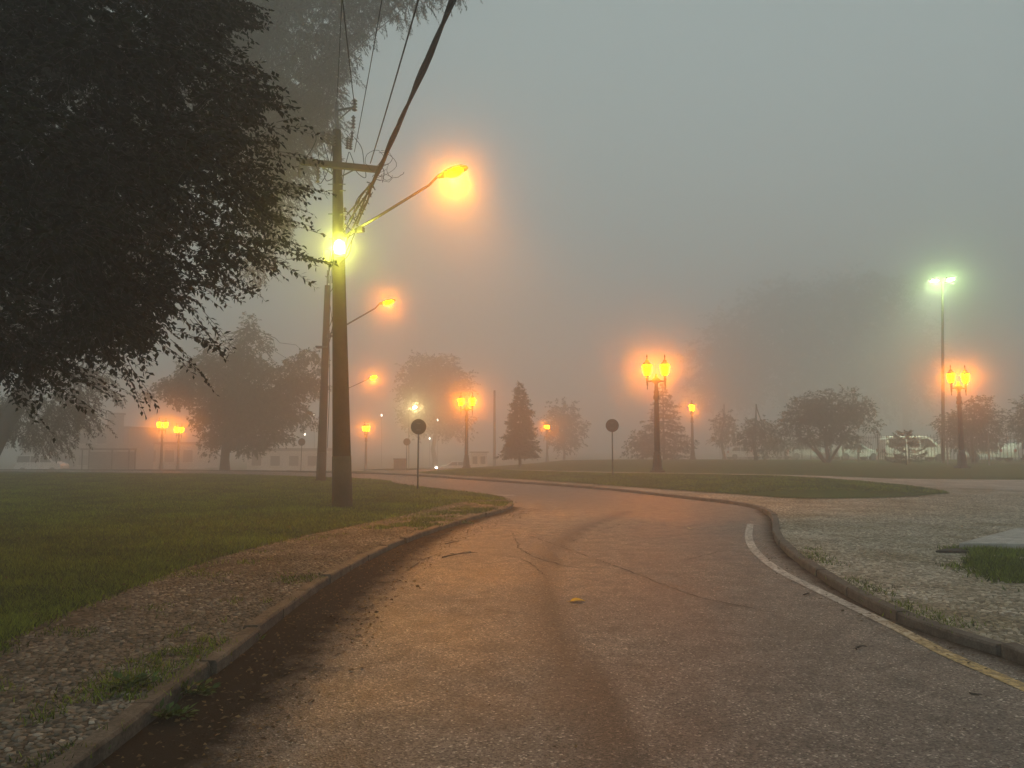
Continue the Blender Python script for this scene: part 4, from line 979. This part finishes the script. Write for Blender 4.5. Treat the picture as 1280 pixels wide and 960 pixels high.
flr = street_lamp(flp, A(518, 509, 95.5), 'distant pale yellow street lamp above the round sign by the kerb', 1.3, 'warm_white', 'street_lamp', 'far street lamps')
MB().tube([far_lamp_base - flp, Vector((0, 0, .2))], [.09, .06], 8).build('post', 'steel', flr)

# floodlight fixed to the pole
fl_c = A(424, 309, 18.55); fr_ = empty('floodlight', fl_c, 'bright yellow floodlight fixed to the face of the crossarm pole', 'floodlight')
MB().box((0, .10, 0), (.30, .10, .40)).build('housing', 'steel', fr_, bevel=.02)
MB().lathe([(.0, 0), (.09, .03), (.115, .12), (.10, .24), (.05, .31), (0, .33)], 12, (0, -.04, -.165)).build('lamp_glass', 'flood_yellow', fr_, True)
MB().tube([(-.16, .15, -.1), (-.16, .02, -.16), (.16, .02, -.16), (.16, .15, -.1)], .014, 6).build('guard', 'steel', fr_)
MB().tube([(0, .14, .1), (0, .30, .1)], .03, 6).build('bracket', 'steel', fr_)

# overhead lines (towards the next pole behind the viewer)
def span(a, b, sag, n=24):
    a, b = Vector(a), Vector(b); return [a.lerp(b, i / n) + Vector((0, 0, -4 * sag * (i / n) * (1 - i / n))) for i in range(n + 1)]
def through(a, px, py, y, extra):
    """straight run from a through the point seen at (px,py,y), continued"""
    p = A(px, py, y); d = p - Vector(a); return Vector(a) + d * extra
def line_obj(name, pts, r, label, group=None, cat='wire'):
    o = Vector(pts[0]); ob = MB().tube([Vector(p) - o for p in pts], r, 6).build(name, 'cable', None, True); ob.location = o
    return tag(ob, label, cat, group)
ca0 = A(440, 283, 18.6); ce = through(ca0, 551, -8, 9.4, 3.1)
bundle = empty('cable_bundle', ca0, 'thick twisted bundle of black telephone cables sweeping overhead from the crossarm pole', 'cable')
core = span(ca0, ce, .55, 70)
def rope(start, end, sag, r, tw, ph_, name):
    p0 = span(start, end, sag, 70); pts = []
    for i, p in enumerate(p0):
        an = i * tw + ph_; grow = min(1, i / 6); p = p.lerp(core[i], min(1, i / 9)); pts.append(p - ca0 + Vector((math.cos(an), 0, math.sin(an))) * .024 * grow * (1 + .4 * math.sin(i * .9 + ph_)))
    MB().tube(pts, r, 6).build(name, 'cable', bundle, True)
for k, (st, ph_) in enumerate((((440, 287), 0), ((437, 276), 1.6), ((446, 282), 3.1), ((434, 268), 4.6))): rope(A(*st, 18.6), ce + Vector((0, 0, .02 * k)), .55, .021, .45 + .08 * k, ph_, 'cable_strand')
rn = random.Random(9)
mid_b = span(ca0, ce, .55, 70)
for k in range(7):                                    # springy loose wire ends round the bundle
    i0 = rn.randrange(9, 13); c0 = mid_b[i0] - ca0; rad = rn.uniform(.08, .30); a0 = rn.uniform(0, 6); pts = []
    cx = Vector((rn.uniform(-.2, .3), rn.uniform(-.1, .1), rn.uniform(-.12, .12)))
    for q in range(11): an = a0 + q * .36; rad *= rn.uniform(.9, 1.12); pts.append(c0 + cx + Vector((math.cos(an) * rad, .05 * math.sin(an * 2), math.sin(an) * rad * .8)))
    MB().tube([c0] + pts, .0045, 4).build('loose_wire', 'cable', bundle)
for k in range(14):                                   # wrapped ties near the fixing
    i0 = rn.randrange(1, 9); c0 = mid_b[i0] - ca0
    MB().tube([c0 + Vector((rn.uniform(-.10, .02), 0, rn.uniform(-.02, .10))), c0 + Vector((rn.uniform(-.08, .08), .03, rn.uniform(-.1, .1))), c0 + Vector((rn.uniform(-.02, .12), 0, rn.uniform(-.16, .0)))], .012, 4).build('tie', 'cable', bundle)
w1 = A(463, 204, 18.5); line_obj('overhead_wire', span(w1, through(w1, 519, -5, 10.6, 2.8), .25), .013, 'single black wire running overhead from the crossarm end beside the cable bundle', 'wires from the crossarm pole')
w2 = A(443, 190, 18.6); line_obj('overhead_wire', span(w2, through(w2, 470, 30, 12.5, 2.6), .2), .008, 'thin wire rising overhead from the fuse cutouts of the crossarm pole', 'wires from the crossarm pole')
w3 = A(443, 131, 18.7); line_obj('overhead_wire', span(w3, through(w3, 437, 70, 14.5, 4.0), .2), .011, 'wire rising overhead from the top bracket of the crossarm pole', 'wires from the crossarm pole')
w4 = A(421, 130, 18.8); line_obj('overhead_wire', span(w4, through(w4, 427, 0, 13, 3.4), .2), .008, 'thin wire from the very top of the crossarm pole', 'wires from the crossarm pole')
for k, (pa, pb2) in enumerate((((436, 290), (411, 366)), ((434, 300), (411, 410)), ((432, 306), (409, 436)), ((418, 300), (407, 345)))):
    line_obj('overhead_wire', span(A(*pa, 18.9), A(*pb2, 32.9), .35), .014, ['upper black cable between the two near utility poles', 'second black cable strung between the two near utility poles', 'lowest sagging cable between the two near utility poles', 'slack cable along the lawn between the two utility pole tops'][k], 'cables between poles')
line_obj('overhead_wire', span(A(409.5, 360, 33), A(428, 462, 62), .5), .016, 'cable from the thinner pole on to the faint third pole', 'cables between poles')

# ------------------------------------------------------------------ round signs (seen from behind)
def round_sign(px, y, top_py, disc, label, off, group='round traffic signs'):
    b = G(px, y, off); h = A(px, top_py, y).z - b.z; root = empty('round_sign', b, label, 'traffic sign', group); root.rotation_euler = (R(-.6), R((px % 7 - 3) * .35), R((px % 5 - 2) * 6))
    MB().tube([(0, 0, -.05), (0, 0, h - .03)], .030, 8).build('post', 'steel', root, True)
    c = Vector((0, -.035, h - disc / 2)); n = 28; vs = []
    for yy in (-.004, .0):
        for k in range(n): a = 2 * math.pi * k / n; vs.append(c + Vector((math.cos(a) * disc / 2, yy, math.sin(a) * disc / 2)))
    pl = MB().add(vs, [tuple(range(n)), tuple(range(n, 2 * n))[::-1]] + [(k, (k + 1) % n, n + (k + 1) % n, n + k) for k in range(n)]).build('sign_plate', 'sign_back', root)
    rim = []
    for k in range(n + 1): a = 2 * math.pi * k / n; rim.append(c + Vector((math.cos(a) * disc / 2, -.003, math.sin(a) * disc / 2)))
    MB().tube(rim, .010, 5, False).build('rim', 'sign_back', pl)
    for dz in (-.11, .11): MB().box(c + Vector((0, -.010, dz)), (.14, .02, .035)).build('clamp', 'steel', root)
round_sign(522, 26.6, 524, .52, 'dark backed round sign on a thin post at the lawn tip', KERB_H - .01)
round_sign(766, 33, 524, .54, 'round sign on a thin post at the edge of the grass mound', .14)
round_sign(508, 60, 548, .54, 'small faint round sign beyond the road behind the lawn tip', -.04)
round_sign(376, 60, 548, .56, 'faint round sign across the road beside the broad verge tree', -.04)

# floodlight mast
mb_ = G(1179, 56, .07); mt = A(1178, 352, 56); mast = empty('light_mast', mb_, 'tall slim mast with two greenish floodlights above the car park', 'light mast')
MB().tube([(0, 0, -.1), Vector((mt.x - mb_.x, 0, (mt.z - mb_.z)))], [.13, .07], 10).build('mast', 'iron', mast, True)
tt = mt - mb_; tt.y = 0
MB().tube([tt + Vector((-.62, 0, -.02)), tt + Vector((.62, 0, -.02))], .04, 6).build('spreader', 'steel', mast)
for sx, dz in ((-.60, .0), (.60, .12)):
    hd = MB().box(tt + Vector((sx, 0, .14 + dz)), (.46, .34, .16)).build('lamp_head', 'steel', mast, bevel=.02)
    MB().box(tt + Vector((sx, -.03, .03 + dz)), (.36, .26, .05)).build('lamp_glass', 'flood_green', hd)

for sx in (-.6, .6):
    ld = bpy.data.lights.new('mast_beam', 'SPOT'); ld.energy = 3400; ld.color = (.84, 1.0, .66); ld.spot_size = R(95); ld.spot_blend = .9; ld.shadow_soft_size = .2
    lo = bpy.data.objects.new('mast_beam', ld); COL.objects.link(lo); lo.parent = mast; lo.location = tt + Vector((sx, .4, -.12)); lo.rotation_euler = (R(38), 0, 0)
# little far lamps on slim poles
for px, py, y, lab in ((477, 519, 118, 'pinprick of light in fog beyond the distant lantern post'), (537, 548, 112, 'small bright lamp in fog just right of the round sign disc'), (547, 525, 125, 'very faint lamp in fog between the sign and the verge lantern'), (393, 518, 120, 'pinprick lamp above the faint sign across the road'), (381, 543, 118, 'pinprick lamp low beside the faint sign across the road')):
    lab = lab.replace('just right of', 'beside'); b = G(px, y, -.06); t_ = A(px, py, y) - b; o = empty('yard_lamp', b, lab, 'lamp', 'small far lamps'); MB().tube([(0, 0, 0), (t_.x, 0, t_.z - .12)], [.035, .02], 6).build('post', 'steel', o)
    MB().lathe([(.02, -.12), (.075, -.05), (.075, .05), (.03, .10)], 8, (t_.x, 0, t_.z)).build('globe', 'small_white', o); MB().lathe([(.10, .0), (.04, .05), (.0, .07)], 8, (t_.x, 0, t_.z + .104)).build('cap', 'steel', o)

# ------------------------------------------------------------------ railings of the car park
def fence():
    line = smooth_line([tuple(G(1345, 45)[:2]), tuple(G(1280, 48)[:2]), tuple(G(1180, 52)[:2]), tuple(G(1080, 58)[:2]), tuple(G(985, 76)[:2]), tuple(G(905, 104)[:2])], .215)
    b = Vector((line[0, 0], line[0, 1], 0)); root = empty('railing_fence', b, 'pale metal railings with thin upright bars along the car park', 'fence')
    me = MB().tube([(0, 0, .06), (0, 0, 2.02)], .019, 4).mesh('picket'); me.materials.append(M['fence']); z = T(line[:, 0], line[:, 1]) + KERB_H - .03
    for i, p in enumerate(line[:300]):
        o = bpy.data.objects.new('picket', me); COL.objects.link(o); o.parent = root; o.location = (p[0] - b.x, p[1] - b.y, z[i])
    rest = MB()
    for i in range(300, len(line)): rest.tube([(line[i, 0] - b.x, line[i, 1] - b.y, z[i] + .06), (line[i, 0] - b.x, line[i, 1] - b.y, z[i] + 2.02)], .013, 4)
    if rest.v: rest.build('far_pickets', 'fence', root)['kind'] = 'stuff'
    for h_ in (.18, 1.85): MB().tube([(p[0] - b.x, p[1] - b.y, z[i] + h_) for i, p in enumerate(line)][::4] , .024, 4).build('rail', 'fence', root)
    for i in range(0, len(line), 12): MB().box((line[i, 0] - b.x, line[i, 1] - b.y, z[i] + 1.06), (.09, .09, 2.14)).build('post', 'fence', root)
fence()

# ------------------------------------------------------------------ cars
def car(px, y, ang, paint, label, kind='hatch', off=.08, lit=False, x_off=0, group='parked cars behind the railings'):
    b = G(px, y, off); root = empty('parked_car', b, label, 'car', group, ang)
    if kind == 'van': Lh, Wd, prof, glass = 2.45, 1.85, [(-2.4, .35), (-2.42, 1.0), (-2.3, 1.75), (-2.05, 1.98), (.7, 2.0), (1.05, 1.85), (1.7, 1.18), (2.3, 1.02), (2.45, .75), (2.42, .35)], [((-2.2, 1.18), (-2.08, 1.82), (-.85, 1.84), (-.85, 1.18)), ((-.75, 1.18), (-.75, 1.84), (.15, 1.84), (.15, 1.18)), ((.25, 1.18), (.25, 1.84), (.85, 1.80), (1.48, 1.18))]
    else: Lh, Wd, prof, glass = 2.0, 1.68, [(-1.95, .3), (-1.98, .75), (-1.85, 1.0), (-1.45, 1.42), (-.9, 1.48), (.2, 1.46), (1.0, .98), (1.75, .85), (1.98, .62), (1.95, .3)], [((-1.55, 1.0), (-1.3, 1.36), (-.55, 1.40), (-.55, .98)), ((-.47, .98), (-.47, 1.40), (.12, 1.38), (.72, .98))]
    n = len(prof); vs = []
    for sy, k in ((-1, 1.0), (1, 1.0)):
        for x, z in prof: vs.append((x, sy * Wd / 2 * (1 - .14 * max(0, (z - .95))), z))
    body = MB().add(vs, [tuple(range(n)), tuple(range(n, 2 * n))[::-1]] + [(i, n + i, n + (i + 1) % n, (i + 1) % n) for i in range(n)]).build('body', paint, root, bevel=.06)
    for sy in (-1, 1):
        for g in glass:
            MB().prism([(x, sy * (Wd / 2 * (1 - .14 * max(0, (z - .95))) + .001), z) for x, z in g], (0, sy * .008, 0)).build('side_window', 'dark_glass', root)
        for x in (-Lh * .62, Lh * .64):
            wh = MB().tube([(x, sy * (Wd / 2 - .20), .32), (x, sy * (Wd / 2 + .01), .32)], .32, 18).build('wheel', 'rubber', root); MB().tube([(x, sy * (Wd / 2 + .011), .32), (x, sy * (Wd / 2 + .022), .32)], .20, 12).build('rim', 'steel', wh)
        MB().box((Lh - .05, sy * Wd * .36, .70), (.14, .30, .14)).build('headlight', 'head_light' if lit else 'lens', root); MB().box((-Lh + .02, sy * Wd * .40, .88), (.10, .20, .22)).build('tail_light', 'tail', root)
    i1, i2 = (5, 6) if kind == 'van' else (5, 6)
    (xa, za), (xb, zb) = prof[i1], prof[i2]; nn = Vector((za - zb, 0, xb - xa)).normalized() * .012
    MB().prism([Vector((xa + (xb - xa) * .08, -Wd * .42 * .93, za + (zb - za) * .08)) + nn * .2, Vector((xa + (xb - xa) * .08, Wd * .42 * .93, za + (zb - za) * .08)) + nn * .2, Vector((xa + (xb - xa) * .92, Wd * .46, za + (zb - za) * .92)) + nn * .2, Vector((xa + (xb - xa) * .92, -Wd * .46, za + (zb - za) * .92)) + nn * .2], nn).build('windscreen', 'dark_glass', root)
    MB().box((Lh - .02, 0, .42), (.12, Wd * .86, .16)).build('bumper', 'grey_paint', root, bevel=.03)
    return root
car(1142, 61, -.1, 'silver_paint', 'silver people carrier with dark windows parked behind the young araucaria', 'van')
car(1068, 68, .1, 'silver_paint', 'silver hatchback parked behind the railings under the wide tree')
car(1010, 76, -.15, 'white_paint', 'white hatchback parked behind the wide tree trunks')
car(965, 82, .2, 'white_paint', 'white hatchback parked behind the small loose tree')
car(928, 90, .1, 'silver_paint', 'silver hatchback at the far end of the railings')
car(1235, 64, 3.0, 'white_paint', 'white hatchback behind the railings beside the bushy small tree')
car(1288, 60, .2, 'silver_paint', 'silver hatchback behind the railings under the flat-branched tree')
car(566, 92, 3.3, 'silver_paint', 'silver car with a lit headlight driving beyond the verge lantern', 'hatch', 0, True, group='cars on the far road')
car(52, 84, .05, 'white_paint', 'white car in fog beyond the lawn near the bus shelter', 'van', -.02, group='cars on the far road')

# ------------------------------------------------------------------ far small buildings
kb = G(599, 98, -.06); ks = empty('guard_booth', kb, 'small white guard booth with two dark windows beyond the verge lantern', 'booth')
MB().box((0, 0, 1.2), (2.0, 2.0, 2.4)).build('wall', 'white_wall', ks); MB().box((0, 0, 2.46), (2.4, 2.4, .12)).build('roof', 'roof', ks)
for sx in (-.5, .5):
    wn = MB().box((sx, -1.012, 1.45), (.6, .03, .95)).build('window', 'dark_glass', ks); MB().box((sx, -1.03, .94), (.72, .06, .06)).build('sill', 'white_wall', wn)
sb = G(135, 80, -.06); sh = empty('bus_shelter', sb, 'low bus shelter with flat dark roof and glazed panels beyond the lawn', 'bus shelter')
MB().box((0, 0, 2.42), (5.0, 1.7, .16)).build('roof', 'roof', sh)
for x in (-2.4, 0, 2.4): MB().box((x, .7, 1.17), (.12, .12, 2.34)).build('post', 'iron', sh)
for x in (-2.4, 2.4): MB().box((x, -.6, 1.17), (.10, .10, 2.34)).build('post', 'iron', sh)
for x in (-1.2, 1.2): MB().box((x, .7, 1.25), (2.2, .03, 1.8)).build('pane', 'grey_wall', sh)
MB().box((0, .35, .48), (3.6, .4, .06)).build('bench', 'wood', sh)
def block(px, y, w_, d_, h_, label, floors, bays, paint, roofh=.4):
    b = G(px, y, -.3); r = empty('building', b, label, 'building'); MB().box((0, 0, h_ / 2), (w_, d_, h_)).build('wall', paint, r); MB().box((0, 0, h_ + roofh / 2), (w_ + .5, d_ + .5, roofh)).build('roof', 'roof', r)
    for f in range(floors):
        for k in range(bays):
            x = (k + .5) / bays * w_ - w_ / 2; z = (f + .55) * h_ / floors; wn = MB().box((x, -d_ / 2 - .02, z), (w_ / bays * .5, .06, h_ / floors * .45)).build('window', 'dark_glass', r); MB().box((x, -d_ / 2 - .08, z - h_ / floors * .25), (w_ / bays * .6, .14, .08)).build('sill', 'white_wall', wn)
    return r
block(115, 122, 16, 10, 6.5, 'dim two-storey building in fog behind the bus shelter', 2, 6, 'grey_wall')
block(215, 130, 12, 9, 4.2, 'dim low pale building in fog behind the glowing lanterns', 1, 4, 'white_wall')
block(365, 118, 11, 8, 3.2, 'dim long low building in fog behind the faint sign', 1, 4, 'white_wall')
ch = G(142, 112, -.2); co = empty('water_tower', ch, 'narrow dim tower standing over the two-storey building in fog', 'tower'); MB().box((0, 0, 4.2), (1.6, 1.6, 8.4)).build('shaft', 'grey_wall', co); MB().box((0, 0, 8.5), (1.9, 1.9, .25)).build('cap', 'roof', co)
cbx = G(500, 62, -.04); cab = empty('utility_cabinet', cbx, 'low grey utility cabinet beside the small faint round sign', 'cabinet'); MB().box((0, 0, .45), (.95, .5, .9)).build('body', 'grey_wall', cab, bevel=.02); MB().box((0, 0, .94), (1.05, .6, .06)).build('lid', 'roof', cab)
for sx in (-.235, .235): MB().box((sx, -.262, .45), (.42, .02, .74)).build('door', 'grey_paint', cab)

# ------------------------------------------------------------------ the fog
hz = MB().box((0, 0, 28.5), (740, 740, 65)).build('haze', 'concrete'); hz['kind'] = 'stuff'; tag(hz, 'even grey morning fog filling the whole park', 'fog'); hz.location = (0, 110, 0)
hm = bpy.data.materials.new('haze'); hm.use_nodes = True; hn = hm.node_tree.nodes; hn.clear(); out = hn.new('ShaderNodeOutputMaterial'); pv = hn.new('ShaderNodeVolumePrincipled')
pv.inputs['Color'].default_value = (.975, .975, .97, 1); pv.inputs['Density'].default_value = FOG_DENSITY; pv.inputs['Anisotropy'].default_value = .2
pf = hn.new('ShaderNodeVolumePrincipled'); pf.inputs['Color'].default_value = (.99, .99, .985, 1); pf.inputs['Density'].default_value = FOG_FORWARD; pf.inputs['Anisotropy'].default_value = .968
ad = hn.new('ShaderNodeAddShader'); hm.node_tree.links.new(pv.outputs[0], ad.inputs[0]); hm.node_tree.links.new(pf.outputs[0], ad.inputs[1])
hm.node_tree.links.new(ad.outputs[0], out.inputs['Volume']); hz.data.materials.clear(); hz.data.materials.append(hm)
